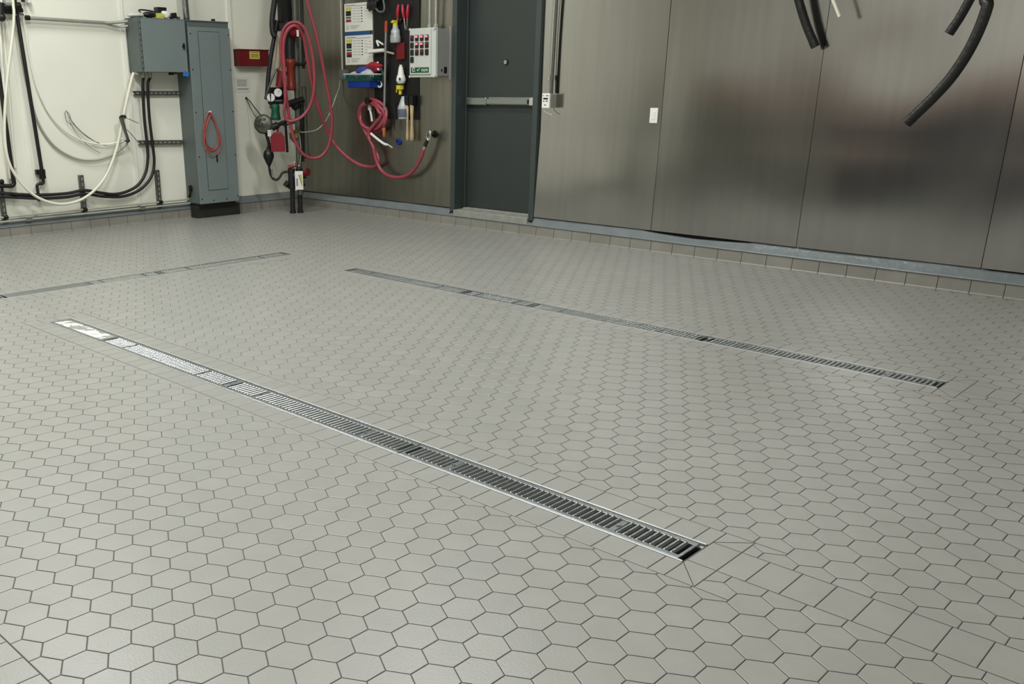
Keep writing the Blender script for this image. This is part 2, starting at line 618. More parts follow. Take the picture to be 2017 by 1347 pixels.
# ------------------------------------------------------------------ drains
def grate(axis, a0, a1, c0, c1, label, style='slots', group=None):
    """one lift-out grate lying along 'x' or 'y' from a0 to a1, across from c0 to c1"""
    P = (lambda a, c, z: (a, c, z)) if axis == 'x' else (lambda a, c, z: (c, a, z))
    t = thing('drain_grate' if style == 'slots' else 'drain_cover', P((a0 + a1) / 2, (c0 + c1) / 2, -.022), label, 'drain grate' if style == 'slots' else 'drain cover', group)
    g = .003
    a0 += g
    a1 -= g
    body = MB()
    if style == 'cover':
        for c in (c0, c1 - .020):
            body.box(P(a0, c, -.012), P(a1, c + .020, 0))
        body.box(P(a0, c0 + .02, -.012), P(a0 + .02, c1 - .02, 0))
        body.box(P(a1 - .008, c0 + .02, -.012), P(a1, c1 - .02, 0))
        body.build('cover_frame', m_steel_bright, t, bevel=.001)
        body = MB()
        body.box(P(a0 + .02, c0 + .02, -.010), P(a1 - .008, c1 - .02, -.0006))
        body.build('plate', m_steel_cover if axis == 'x' else m_steel_bright, t)
        return t
    rw = .020
    for c in (c0, c1 - rw):
        body.box(P(a0, c, -.02), P(a1, c + rw, 0))
    body.box(P(a0, c0 + rw, -.02), P(a0 + .012, c1 - rw, 0))
    body.box(P(a1 - .012, c0 + rw, -.02), P(a1, c1 - rw, 0))
    body.build('grate_frame', m_steel_bright, t, bevel=.002)
    bars = MB()
    L = a1 - a0 - .024
    n = max(4, int(round(L / .0228)))
    p = L / n
    locks = [int(n * .2), int(n * .8)]
    for k in range(1, n):
        if k in locks:
            continue
        a = a0 + .012 + k * p
        hw = p * .36
        arc = [(hw * math.cos(R(180 * i / 8)), -.005 + .006 * math.sin(R(180 * i / 8))) for i in range(9)]
        prof = [(hw, -.018)] + arc + [(-hw, -.018)]
        ca, cb = c0 + rw - .002, c1 - rw + .002
        m_ = len(prof)
        bars.add([P(a + x, ca, z) for x, z in prof] + [P(a + x, cb, z) for x, z in prof], [(i, i + 1, m_ + i + 1, m_ + i) for i in range(m_ - 1)], True)
        for c in (c0 + rw + .001, c1 - rw - .001):
            bars.ball(P(a, c, -.002), (.005, .005, .0042), 8, 5)
    bars.build('slot_bars', m_steel_bar, t)
    for k in locks:
        a = a0 + .012 + k * p
        mid = (c0 + c1) / 2
        b = MB()
        b.box(P(a - p * .5, c0 + rw - .002, -.02), P(a + p * .5, c1 - rw + .002, -.003))
        b.cyl(P(a, mid, -.004), P(a, mid, .001), .007, n=12)
        b.build('lock_bolt', m_steel_bright, t, bevel=.001)
    return t


def channel(axis, h, label):
    x0, y0, x1, y1 = h
    P = (lambda a, c, z: (a, c, z)) if axis == 'x' else (lambda a, c, z: (c, a, z))
    a0, a1, c0, c1 = (x0, x1, y0, y1) if axis == 'x' else (y0, y1, x0, x1)
    t = thing('drain_channel', P((a0 + a1) / 2, (c0 + c1) / 2, -.12), label, 'drain channel', 'trench drain channels')
    tr = MB()
    tr.box(P(a0, c0, -.125), P(a1, c1, -.115))
    for c in (c0, c1 - .004):
        tr.box(P(a0, c, -.115), P(a1, c + .004, -.021))
    for a in (a0, a1 - .004):
        tr.box(P(a, c0, -.115), P(a + .004, c1, -.006))
    tr.build('trough', m_trough, t)
    for c, s in ((c0, 1), (c1, -1)):
        r = MB()
        r.box(P(a0, c, -.021), P(a1, c + s * .0065, .0012))
        r.box(P(a0, c + s * .0065, -.021), P(a1, c + s * .0125, -.012))
        r.build('edge_rail', m_steel_rail, t, bevel=.0008)
    return t


GI = .0105
channel('x', HOLES[0], 'long steel edged trench channel crossing the floor nearest the viewer')
channel('x', HOLES[1], 'long steel edged trench channel parallel to and in front of the steel wall')
channel('y', HOLES[2], 'short steel edged trench channel running beside the white wall')
h = HOLES[0]
c0, c1 = h[1] + GI, h[3] - GI
grate('x', h[0], 2.022, c0, c1, 'plain shiny steel cover plate at the far end of the nearest trench', 'cover')
gg = 'slotted drain grates'
grate('x', 2.022, 3.172, c0, c1, 'slotted steel grate beside the shiny plate in the nearest trench', group=gg)
grate('x', 3.172, 4.322, c0, c1, 'slotted steel grate in the middle of the nearest trench, between two others', group=gg)
grate('x', 4.322, 5.478, c0, c1, 'slotted steel grate at the near end of the nearest trench, dark gap at its tip', group=gg)
h = HOLES[1]
c0, c1 = h[1] + GI, h[3] - GI
grate('x', h[0], 2.595, c0, c1, 'slotted steel grate at the left far end of the trench along the steel wall', group=gg)
grate('x', 2.595, 3.152, c0, c1, 'short half length slotted grate in the trench along the steel wall', group=gg)
grate('x', 3.152, 4.300, c0, c1, 'slotted steel grate left of the wide black gap in the trench along the steel wall', group=gg)
grate('x', 4.322, h[2] - .004, c0, c1, 'slotted steel grate right of the wide black gap, at the right end of its trench', group=gg)
h = HOLES[2]
c0, c1 = h[0] + GI, h[2] - GI
grate('y', -3.302, h[3] - .004, c0, c1, 'slotted steel grate at the corner end of the trench beside the white wall', group=gg)
grate('y', -3.87, -3.302, c0, c1, 'half length slotted grate next to the grey cover in the left trench', group=gg)
grate('y', -4.455, -3.87, c0, c1, 'plain grey steel cover plate in the trench at the left edge of the photo', 'cover')
grate('y', -5.6, -4.467, c0, c1, 'slotted steel grate cut off by the left edge of the photo', group=gg)

# ------------------------------------------------------------------ walls, ceiling
b = MB()
b.box((XL - .1, Y1, -.2), (XL, YB + .15, ZC))
tag(b.build('wall_left', m_white_wall, loc=(0, 0, 0)), kind='structure')

back = MB()
SE = [XL, -.823, .372]
SE2 = [1.372, 2.584, 3.787, 4.990, 6.195, 7.40, 8.6, X1]
random.seed(3)
PH = [random.uniform(0, 6.28) for _ in range(40)]


def sheet(x0, x1, z0, z1, k):
    g = .0022
    nx, nz = 24, 60
    vs = []
    for j in range(nz + 1):
        for i in range(nx + 1):
            u, v = i / nx, j / nz
            x, z = x0 + g + (x1 - x0 - 2 * g) * u, z0 + (z1 - z0) * v
            e = min(1, 6 * min(u, 1 - u))
            d = .0034 * math.sin(z * 3.6 + PH[k + 5] + 1.6 * math.sin(x * 2.6 + PH[k]))
            d += .0022 * math.sin(x * 3.3 + PH[k + 12] + 1.1 * math.sin(z * 2.1 + PH[k + 3]))
            d += .0030 * noise.noise(Vector((x * .9, k * 3.0, z * 1.1)))
            d += .007 * math.exp(-((x - 4.25) ** 2 + ((z - 1.5) * 1.2) ** 2) / .09) - .005 * math.exp(-((x - 2.15) ** 2 + (z - .5) ** 2) / .06)
            vs.append((x, YB + d * (.35 + .65 * e) + .030 * min(0, z - .9), z))
    fs = [(j * (nx + 1) + i, j * (nx + 1) + i + 1, (j + 1) * (nx + 1) + i + 1, (j + 1) * (nx + 1) + i) for j in range(nz) for i in range(nx)]
    back.add(vs, fs, True)


k = 0
for a, c in list(zip(SE, SE[1:])) + list(zip(SE2, SE2[1:])):
    back.mi = 2 if k < 2 else 0
    sheet(a, c, .166, ZC, k)
    k += 1
back.mi = 0
sheet(.372, 1.372, 2.26, ZC, k)
back.mi = 1
for a, c, z0 in ((XL - .1, .40, -.2), (1.36, X1 + .1, -.2), (.40, 1.36, 2.24)):
    back.box((a, YB + .012, z0), (c, YB + .15, ZC))
tag(back.build('wall_back', [m_steel_wall, m_back_dark, m_steel_dull], loc=(0, 0, 0)), kind='structure')
b = MB()
for k, z0, z1, x0, x1 in ((0, -.2, 1.05, .4, 5.2), (3, -.2, 1.05, XL - .1, .4), (3, -.2, 1.05, 5.2, X1 + .1), (1, 1.05, 1.5, XL - .1, X1 + .1), (2, 1.5, ZC, XL - .1, X1 + .1)):  # unseen wall, its colour bands made up to shape the steel's reflections
    b.mi = k
    b.box((x0, Y1 - .1, z0), (x1, Y1, z1))
tag(b.build('wall_front', [m_reflect_dark, m_reflect_band, m_far_wall, m_reflect_grey], loc=(0, 0, 0)), kind='structure')
b = MB()
b.box((X1, Y1, -.2), (X1 + .1, YB, ZC))
tag(b.build('wall_right', m_far_wall, loc=(0, 0, 0)), kind='structure')
b = MB()
b.box((XL - .1, Y1 - .1, ZC), (X1 + .1, YB + .15, ZC + .1))
tag(b.build('ceiling', m_ceiling, loc=(0, 0, 0)), kind='structure')

# cove tiles along both walls: each tile its own island, one mesh per wall
CP = .1955


def cove(name, axis, lo, hi, j0):
    mb = MB()
    k = math.floor((lo - j0) / CP)
    a = j0 + k * CP
    while a < hi:
        p, q = max(a, lo) + .0022, min(a + CP, hi) - .0022
        if q - p > .01:
            prof = [(0.016, 0.0), (0.006, .003), (0.0015, .010), (-.004, .088), (-.008, .091), (-.045, .091), (-.045, 0)]
            if axis == 'x':
                mb.prism([(p, -d, z) for d, z in prof], (q - p, 0, 0))
            else:
                mb.prism([(-1.951 + d, p, z) for d, z in prof][::-1], (0, q - p, 0))
        a += CP
    mb.mi = 1
    if axis == 'x':
        mb.box((lo, .006, 0), (hi, .045, .0895))
    else:
        mb.box((-1.957, lo, 0), (-1.997, hi, .0895))
    return tag(mb.build(name, [m_cove, m_grout], loc=(0, 0, 0)), kind='structure')


cove('baseboard_back', 'x', -1.93, X1, .2656)
cove('baseboard_left', 'y', -9.0, 0.0, -3.355)


def band(name, axis, lo, hi, top, n=160):
    """sloping sealant strip between the cove tiles and the wall sheet"""
    mb = MB()
    vs = []
    for i in range(n + 1):
        a = lo + (hi - lo) * i / n
        wob = .0025 * noise.noise(Vector((a * 6, 3.3, 0)))
        t = top(a) + wob
        prof = [(.003, .090), (.006 + wob, .0945), (-.012, .100), (-.040, t - .004), (-.046, t), (-.062, t)]
        vs += [(a, -d, z) if axis == 'x' else (-1.951 + d, a, z) for d, z in prof]
    m = 6
    fs = [(i * m + k, (i + 1) * m + k, (i + 1) * m + k + 1, i * m + k + 1) for i in range(n) for k in range(m - 1)]
    mb.add(vs, fs, True)
    return tag(mb.build(name, m_sealant, loc=(0, 0, 0)), kind='structure')


dip = lambda x: max(0, 1 - abs((x - 2.98) / .48)) ** .5 * .028
band('trim_1', 'x', -1.95, .36, lambda x: .160)
band('trim_2', 'x', .36, 1.38, lambda x: .120)
band('trim_3', 'x', 1.38, X1, lambda x: .1625 - dip(x) - (.006 if x > 5.0 else 0))
band('trim_4', 'y', -9.0, 0.03, lambda y: .160)
b = MB()
b.box((-1.999, -2.035, .165), (-1.988, -1.995, ZC))
tag(b.build('trim_5', m_white_trim, loc=(0, 0, 0), bevel=.002), kind='structure')
b = MB()
b.box((-1.999, -.825, .165), (-1.985, -.775, ZC))
tag(b.build('trim_6', m_white_trim, loc=(0, 0, 0), bevel=.003), kind='structure')
b = MB()
b.box((-1.999, -3.10, .165), (-1.992, -3.06, ZC))
tag(b.build('trim_7', m_white_trim, loc=(0, 0, 0), bevel=.002), kind='structure')

# ------------------------------------------------------------------ door
dr = thing('door_1', (.88, .10, .16), 'dark grey steel exit door set deep in the steel wall', 'door', kind='structure')
D = .13
b = MB()
for x0, x1, s in ((.363, .420, 1), (1.325, 1.382, -1)):
    b.box((x0, YB - .030, .128), (x1, YB + .24, 2.30))
    xi = x1 if s > 0 else x0
    b.box((xi, YB + D - .025 - .035 * 0, .150), (xi + s * .016, YB + D - .003, 2.24))
b.box((.363, YB - .030, 2.24), (1.382, YB + .24, 2.30))
b.build('door_frame', m_door, dr, bevel=.004)
b = MB()
b.box((.424, YB + D, .168), (1.321, YB + D + .045, 2.236))
b.build('door_leaf', m_leaf, dr, bevel=.002)
yl = YB + D
b = MB()
b.box((.447, yl - .05, 1.118), (.700, yl - .001, 1.186))
pb = b.build('panic_bar', m_brushed, dr, bevel=.008)
b = MB()
b.box((.700, yl - .052, 1.126), (1.205, yl - .012, 1.176))
b.box((.700, yl - .02, 1.120), (1.265, yl - .001, 1.190))
b.build('push_pad', m_brushed, pb, bevel=.006)
b = MB()
b.box((1.180, yl - .0535, 1.134), (1.203, yl - .050, 1.170))
b.build('dogging_slot', m_black_plastic, pb)
b = MB()
b.box((1.205, yl - .06, 1.118), (1.262, yl - .001, 1.192))
b.box((1.248, yl - .062, 1.095), (1.262, yl - .001, 1.225))
b.build('latch_head', m_chrome, pb, bevel=.006)
b = MB()
b.cyl((.886, yl, 1.49), (.886, yl - .010, 1.49), .026, n=24)
lk = b.build('lock_rose', m_black_plastic, dr)
b = MB()
b.cyl((.886, yl - .010, 1.49), (.886, yl - .016, 1.49), .017, n=20)
b.box((.883, yl - .022, 1.480), (.889, yl - .016, 1.497))
b.build('key_cylinder', m_chrome, lk)
b = MB()
b.box((.42, YB - .045, .09), (1.325, YB + .2, .152))
b.box((.44, YB + .07, .15), (1.31, YB + .2, .164))
tag(b.build('trim_8', m_concrete, loc=(0, 0, 0), bevel=.006), kind='structure')

# ------------------------------------------------------------------ electrical cabinet and junction box on the white wall
FP = -1.752
t = thing('electrical_panel', (-1.87, -1.22, .14), 'tall grey electrical panelboard on a black plinth by the white wall', 'electrical panel')
b = MB()
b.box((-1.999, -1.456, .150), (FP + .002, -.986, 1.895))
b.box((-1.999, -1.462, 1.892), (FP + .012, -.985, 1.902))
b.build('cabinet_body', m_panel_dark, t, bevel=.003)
b = MB()
b.box((FP + .002, -1.462, .150), (FP + .014, -.982, 1.84))
b.build('front_cover', m_panel, t, bevel=.003)
b = MB()
b.box((FP + .0138, -1.356, .281), (FP + .0146, -1.111, 1.804))
b.build('door_gap', m_back_dark, t)
b = MB()
b.box((FP + .014, -1.352, .285), (FP + .020, -1.115, 1.800))
dd = b.build('cabinet_door', m_panel, t, bevel=.002)
b = MB()
b.box((FP + .020, -1.240, .56), (FP + .024, -1.225, .64))
b.build('latch_slot', m_black_plastic, dd)
for y in (-1.44, -1.0):
    for z in (.20, .62, 1.05, 1.45, 1.78):
        b = MB()
        b.cyl((FP + .013, y, z), (FP + .018, y, z), .006, n=10)
        b.build('cover_screw', m_dark_metal, t)
for y in (-1.30, -1.14):
    b = MB()
    b.cyl((FP + .013, y, .18), (FP + .018, y, .18), .006, n=10)
    b.build('cover_screw', m_dark_metal, t)
b = MB()
b.box((-1.945, -1.44, .092), (FP - .06, -.975, .150))
b.box((-1.945, -1.455, .0), (-1.815, -.925, .120))
b.build('plinth', m_pedestal, t, bevel=.004)

b = MB()
b.cyl((-1.90, -1.470, .27), (-1.90, -1.470, .33), .018)
b.cyl((-1.90, -1.472, .30), (-1.90, -1.456, .30), .024)
b.tube([(-1.90, -1.472, .27), (-1.90, -1.478, .24), (-1.92, -1.475, .215)], .013, 8)
b.build('side_fitting', m_dark_metal, t)

t = thing('junction_box', (-1.88, -1.72, 1.42), 'square grey junction box beside the tall panelboard, clutter on top', 'junction box')
b = MB()
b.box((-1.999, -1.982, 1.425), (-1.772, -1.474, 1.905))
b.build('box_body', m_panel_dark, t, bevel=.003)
b = MB()
b.box((-1.772, -1.955, 1.425), (-1.760, -1.478, 1.895))
jd = b.build('box_door', m_panel, t, bevel=.003)
b = MB()
b.cyl((-1.760, -1.515, 1.66), (-1.748, -1.515, 1.66), .014, n=14)
b.box((-1.752, -1.522, 1.635), (-1.742, -1.508, 1.69))
b.build('door_handle', m_black_plastic, jd)
b = MB()
for z in [1.46 + .05 * i for i in range(9)]:
    b.cyl((-1.766, -1.966, z), (-1.766, -1.966, z + .042), .008, n=10)
b.build('piano_hinge', m_panel_dark, t)
for y in (-1.895, -1.825):
    b = MB()
    b.cyl((-1.90, y, 1.425), (-1.90, y, 1.395), .022, n=14)
    b.cyl((-1.90, y, 1.397), (-1.90, y, 1.375), .017, n=14)
    b.build('cable_gland', m_galv, t)
b = MB()
b.box((-1.83, -1.66, 1.400), (-1.79, -1.62, 1.426))
b.cyl((-1.81, -1.59, 1.426), (-1.81, -1.59, 1.408), .012, n=12)
b.build('knockout_plug', m_dark_metal, t)
b = MB()
b.cyl((-1.90, -1.955, 1.425), (-1.90, -1.955, 1.400), .026, n=14)
b.build('conduit_nut', m_galv, t)

b = MB()
b.box((-1.7598, -1.540, 1.388), (-1.7582, -1.476, 1.432), rot=Matrix.Rotation(R(-8), 3, 'X'))
tag(b.build('tape_strip', m_tape), 'torn bit of blue tape hanging from the junction box corner beside the panelboard', 'tape')

# clutter on the junction box
zt = 1.906
b = MB()
b.ball((-1.88, -1.93, zt + .022), (.07, .085, .024), 18, 8)
b.crumple(.010, 22)
tag(b.build('plastic_bag', m_bag), 'crumpled pale plastic bag on the left end of the junction box', 'bag')
t = thing('safety_goggles', (-1.86, -1.80, zt), 'dark safety goggles with a strap lying on the junction box', 'goggles')
b = MB()
b.ball((-1.84, -1.81, zt + .030), (.04, .075, .028), 16, 8)
b.build('lens', m_black_plastic, t)
b = MB()
b.tube([(-1.84, -1.745, zt + .035), (-1.88, -1.72, zt + .06), (-1.92, -1.80, zt + .075), (-1.90, -1.88, zt + .07), (-1.85, -1.89, zt + .04)], .007, 8)
b.build('strap', m_dark_metal, t)
b = MB()
b.box((-1.84, -1.755, zt), (-1.79, -1.685, zt + .045))
b.box((-1.789, -1.745, zt + .012), (-1.788, -1.695, zt + .034))
tag(b.build('small_box', m_yellow_label, bevel=.004), 'small yellow box among the clutter on the junction box', 'box')
b = MB()
b.box((-1.93, -1.705, zt), (-1.86, -1.605, zt + .105))
tag(b.build('small_box', m_black_plastic, bevel=.004), 'larger black box standing behind the crumpled paper on the junction box', 'box')
b = MB()
b.ball((-1.835, -1.635, zt + .035), (.042, .05, .036), 14, 9)
b.crumple(.016, 40)
tag(b.build('paper_ball', m_paper), 'crumpled white paper wad on the junction box', 'paper')
b = MB()
b.box((-1.84, -1.60, zt), (-1.78, -1.545, zt + .052), rot=Matrix.Rotation(R(6), 3, 'X'))
b.v = [q + Vector((0, 0, .003)) for q in b.v]
tag(b.build('small_box', m_black_plastic, bevel=.004), 'smaller black box right of the paper wad on the junction box', 'box')
b = MB()
b.cyl((-1.82, -1.51, zt), (-1.82, -1.51, zt + .024), .018, n=6)
tag(b.build('hex_nut', m_grey_pipe), 'small grey nut near the right end of the junction box', 'nut')
b = MB()
b.cyl((-1.86, -1.085, 1.902), (-1.86, -1.085, 1.93), .020, n=8)
tag(b.build('hex_plug', m_dark_metal), 'small dark plug standing on top of the tall panelboard', 'plug')
# flexible silver conduit out of the panel top
b = MB()
ring = [(0, .030)]
for i in range(222):
    ring += [(.02 + i * .012, .030), (.026 + i * .012, .034)]
b.lathe((-1.87, -1.385, 1.902), (0, -.03, 1), ring, 16)
tag(b.build('flexible_conduit', m_foil), 'ribbed silver conduit rising from the top of the tall panelboard', 'conduit')

# red cord hung on the panel door
t = thing('cord_coil', (FP + .03, -1.27, .66), 'red cord coiled and hung on the front of the tall panelboard', 'cord')
b = MB()
x = FP + .030
for k, (dy, dz, sc) in enumerate(((0, 0, 1), (.010, -.012, .93), (-.012, .004, 1.04), (.004, -.03, 1.08))):
    pts = []
    for i in range(16):
        a = 2 * PI * i / 16
        wv = .5 - .5 * math.cos(a)
        yy = -1.29 + dy + sc * .105 * math.sin(a) * (.35 + .75 * wv ** .8)
        zz = 1.045 + dz - sc * .36 * wv
        pts.append((x + .005 * k + .004 * math.sin(3 * a + k), yy, zz))
    b.tube(pts, .0048, 8, 5, closed=True)
b.build('cord', m_red_cord, t)
b = MB()
b.cyl((FP + .014, -1.292, 1.050), (FP + .055, -1.292, 1.055), .008, n=10)
b.build('hook', m_white, t)

# conduits, pipes and strut on the white wall
def clamp(mb, c, r, ax):
    pass


t = thing('wall_conduit', (-1.97, -2.5, 1.90), 'straight grey conduit running across the top of the white wall into the junction box', 'conduit')
b = MB()
b.cyl((-1.955,-2.951,1.866), (-1.955,-2.216,1.854), .016)
b.tube([(-1.955,-2.216,1.854), (-1.945,-2.150,1.856), (-1.930,-2.074,1.865), (-1.910,-2.006,1.874)], .014, 12)
b.build('pipe', m_galv, t)
b = MB()
b.cyl((-1.955,-2.964,1.866), (-1.955,-2.928,1.866), .021)
b.build('coupling', m_dark_metal, t)
b = MB()
b.tube([(-1.960,-2.219,1.850), (-1.960,-2.154,1.835), (-1.950,-2.067,1.824), (-1.910,-2.005,1.834)], .010, 10)
b.build('lower_branch', m_galv, t)

t = thing('drop_pipe', (-1.93, -2.95, .25), 'black pipe dropping down the white wall with an offset trap at its foot', 'pipe')
b = MB()
b.cyl((-1.940,-3.079,2.892), (-1.940,-2.995,0.569), .017, n=16)
b.build('pipe', m_black_pipe, t)
b = MB()
b.cyl((-1.940,-3.000,0.579), (-1.940,-2.995,0.497), .030, n=16)
b.box((-1.980,-3.040,0.574), (-1.950,-2.958,0.535))
b.build('coupling', m_dark_metal, t)
b = MB()
b.tube([(-1.940,-2.994,0.506), (-1.940,-2.993,0.474), (-1.940,-3.002,0.456), (-1.940,-3.041,0.452), (-1.940,-3.058,0.437), (-1.940,-3.057,0.387), (-1.940,-3.057,0.300)], .014, 12)
b.build('offset_bend', m_black_pipe, t)
b = MB()
b.box((-1.999,-3.036,0.577), (-1.970,-2.949,0.537))
b.build('wall_bracket', m_dark_metal, t)

t = thing('drop_pipe', (-1.93, -3.35, .45), 'black pipe with an elbow at the left edge of the photo', 'pipe')
b = MB()
b.cyl((-1.950,-3.269,2.869), (-1.950,-3.263,0.505), .018, n=16)
b.build('pipe', m_black_pipe, t)
b = MB()
b.tube([(-1.950,-3.263,0.523), (-1.950,-3.262,0.474), (-1.950,-3.286,0.453), (-1.950,-3.345,0.457), (-1.950,-3.417,0.462)], .019, 12)
b.build('elbow', m_black_pipe, t)
b = MB()
b.cyl((-1.950,-3.364,0.516), (-1.950,-3.381,0.402), .012, n=10)
b.ball((-1.950,-3.370,0.494), .022, 12, 8)
b.build('drain_valve', m_dark_metal, t)
for px, lab in ((2, 'pale conduit left of the black dropping pipes'), (15.5, 'pale conduit between the black pipes at the left edge of the photo')):
    b = MB()
    u0 = px
    if px < 10:
        b.cyl((-1.970,-3.118,2.891), (-1.970,-3.283,0.514), .012)
    else:
        b.cyl((-1.970,-3.105,2.892), (-1.970,-3.224,0.608), .009)
    tag(b.build('wall_conduit', m_white_trim), lab, 'conduit')

t = thing('valve_cluster', (-1.93, -3.15, 1.85), 'dark pipe valves and fittings in the top left corner of the photo', 'valve')
b = MB()
b.cyl((-1.900,-3.186,1.937), (-1.900,-3.021,1.958), .028)
b.cyl((-1.920,-3.178,1.907), (-1.920,-2.999,1.923), .020)
b.build('manifold', m_dark_metal, t)
b = MB()
b.cyl((-1.880,-3.198,1.971), (-1.880,-3.216,1.847), .030)
b.ball((-1.880,-3.206,1.856), .036)
b.build('valve_body', m_black_plastic, t)
b = MB()
b.cyl((-1.940,-3.155,1.885), (-1.940,-2.986,1.888), .014)
b.build('steel_tube', m_chrome, t)
b = MB()
b.cyl((-1.900,-3.159,1.975), (-1.900,-3.098,1.974), .035)
b.build('union', m_galv, t)
b = MB()
b.box((-1.999,-2.927,2.062), (-1.940,-2.900,1.984))
tag(b.build('wall_box', m_white, bevel=.008), 'small white box on the white wall at the top edge of the photo', 'box')
b = MB()
b.cyl((-1.950,-2.954,2.909), (-1.950,-2.970,1.992), .016)
tag(b.build('pipe_stub', m_black_plastic), 'black pipe end reaching down beside the small white box', 'pipe')

# white hose looping across the wall, tied to the cable bundle, up to the junction box
b = MB()
b.tube([(-1.900,-2.994,2.897), (-1.890,-3.042,2.434), (-1.880,-3.081,2.093), (-1.870,-3.095,1.960), (-1.860,-3.105,1.875), (-1.850,-3.150,1.691), (-1.840,-3.238,1.382), (-1.830,-3.307,1.091), (-1.820,-3.344,0.860), (-1.810,-3.341,0.676), (-1.800,-3.285,0.525), (-1.800,-3.187,0.398), (-1.800,-3.057,0.311), (-1.810,-2.893,0.269), (-1.830,-2.700,0.293), (-1.850,-2.525,0.382), (-1.870,-2.384,0.517), (-1.890,-2.260,0.722), (-1.900,-2.186,0.906), (-1.900,-2.123,1.090), (-1.900,-2.039,1.320), (-1.900,-1.996,1.420)], .0125, 12, 8)
tag(b.build('white_hose', m_white_cable), 'white hose hanging in a big loop across the white wall', 'hose')
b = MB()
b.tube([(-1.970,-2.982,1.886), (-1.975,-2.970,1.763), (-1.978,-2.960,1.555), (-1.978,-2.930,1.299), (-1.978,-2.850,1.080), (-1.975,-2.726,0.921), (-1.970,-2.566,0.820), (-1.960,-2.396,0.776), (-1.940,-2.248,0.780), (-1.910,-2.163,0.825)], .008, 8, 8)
tag(b.build('cable_or_shadow_arc', m_white_trim), 'thin pale cable drooping along the white wall behind the hose', 'cable')
b = MB()  # added tube that draws the hose's soft shadow on the wall
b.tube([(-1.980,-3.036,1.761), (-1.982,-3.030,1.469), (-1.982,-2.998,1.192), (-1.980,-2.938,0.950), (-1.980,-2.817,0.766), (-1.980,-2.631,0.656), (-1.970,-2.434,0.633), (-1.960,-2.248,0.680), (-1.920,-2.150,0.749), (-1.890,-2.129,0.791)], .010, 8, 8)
tag(b.build('cable_or_shadow_arc', m_hose_shadow), 'grey tube in place of the soft hose shadow, low on the white wall', 'cable')
t = thing('cable_bundle', (-1.890,-2.154,0.905), 'bundle of cable ends tied to the white hose below the junction box', 'cable bundle')
b = MB()
for k in range(5):
    o = k * 1.6
    b.tube([(-1.880,-2.173,1.027), (-1.875,-2.163,0.952), (-1.870,-2.153,0.873), (-1.875,-2.136,0.806)] if k % 2 else [(-1.885,-2.188,1.013), (-1.870,-2.173,0.930), (-1.865,-2.148,0.845), (-1.880,-2.129,0.792)], .014 - .001 * k, 8, 5)
b.build('cable_ends', m_grey_pipe, t)
b = MB()
b.tube([(-1.910,-2.180,1.012), (-1.865,-2.181,1.032), (-1.870,-2.141,1.026), (-1.910,-2.132,1.007)], .008, 8, 5, closed=True)
b.build('cable_tie', m_black_plastic, t)
b = MB()
b.tube([(-1.900,-2.150,0.801), (-1.865,-2.148,0.793), (-1.880,-2.117,0.805)], .008, 8)
b.build('cable_tie', m_black_plastic, t)
b = MB()
b.tube([(-1.870,-2.179,1.027), (-1.860,-2.107,0.998), (-1.860,-2.014,0.958)], .003, 6)
b.tube([(-1.870,-2.139,0.905), (-1.870,-2.081,0.842), (-1.880,-2.027,0.778)], .003, 6)
b.build('loose_tails', m_dark_metal, t)
b = MB()
b.tube([(-1.900,-2.121,0.814), (-1.920,-2.207,0.770), (-1.950,-2.314,0.755), (-1.960,-2.420,0.796), (-1.970,-2.533,0.878), (-1.970,-2.622,0.972), (-1.970,-2.663,1.041), (-1.970,-2.678,1.086), (-1.970,-2.696,1.059), (-1.970,-2.689,0.997), (-1.970,-2.649,0.959)], .0026, 6, 6)
b.tube([(-1.970,-2.678,1.081), (-1.970,-2.652,1.050), (-1.970,-2.636,0.986), (-1.970,-2.571,0.902), (-1.970,-2.463,0.821), (-1.970,-2.375,0.780)], .0026, 6, 6)
b.tube([(-1.970,-2.663,1.005), (-1.975,-2.606,0.885), (-1.975,-2.494,0.761), (-1.975,-2.382,0.691)], .0022, 6, 6)
b.build('loose_wires', m_grey_pipe, t)

# slotted strut channels
def strut(p, q, nrm, name_label, group, back=.0):
    """slotted channel from p to q, open face towards nrm"""
    p, q, nrm = Vector(p), Vector(q), Vector(nrm).normalized()
    d = (q - p).normalized()
    s = d.cross(nrm)
    L = (q - p).length
    t = thing('strut_channel', tuple(p), name_label, 'strut channel', group)
    b = MB()
    hw, dp, tk = .0205, .036, .004
    prof = [(-hw, -dp), (-hw + tk, -dp), (-hw + tk, -tk), (hw - tk, -tk), (hw - tk, -dp), (hw, -dp), (hw, 0), (-hw, 0)]
    n = len(prof)
    a = [p + s * x + nrm * y for x, y in prof]
    c = [v + d * L for v in a]
    b.add(a + c, [(i, (i + 1) % n, n + (i + 1) % n, n + i) for i in range(n)])
    b.mi = 1
    k = int(L / .05)
    for i in range(k):
        o = p + d * (.02 + i * .05) + nrm * .0006
        b.add([o - s * .006, o + s * .006, o + s * .006 + d * .028, o - s * .006 + d * .028], [(0, 1, 2, 3)])
    b.build('channel', [m_grey_pipe, m_ctrl_side], t)
    return t


XN = (1, 0, 0)
strut((-1.962,-1.971,1.234), (-1.962,-1.466,1.231), XN, 'upper horizontal strut channel left of the tall panelboard', 'strut channels')
strut((-1.962,-1.965,0.773), (-1.962,-1.471,0.757), XN, 'lower horizontal strut channel left of the tall panelboard', 'strut channels')
strut((-1.962,-2.606,0.502), (-1.962,-2.611,0.166), XN, 'upright strut channel holding the black cables under the white hose', 'strut channels')
strut((-1.962,-1.792,0.500), (-1.962,-1.796,0.133), XN, 'upright strut channel near the foot of the tall panelboard', 'strut channels')
strut((-1.962,-3.379,0.379), (-1.962,-3.378,0.162), XN, 'upright strut channel at the left edge of the photo', 'strut channels')

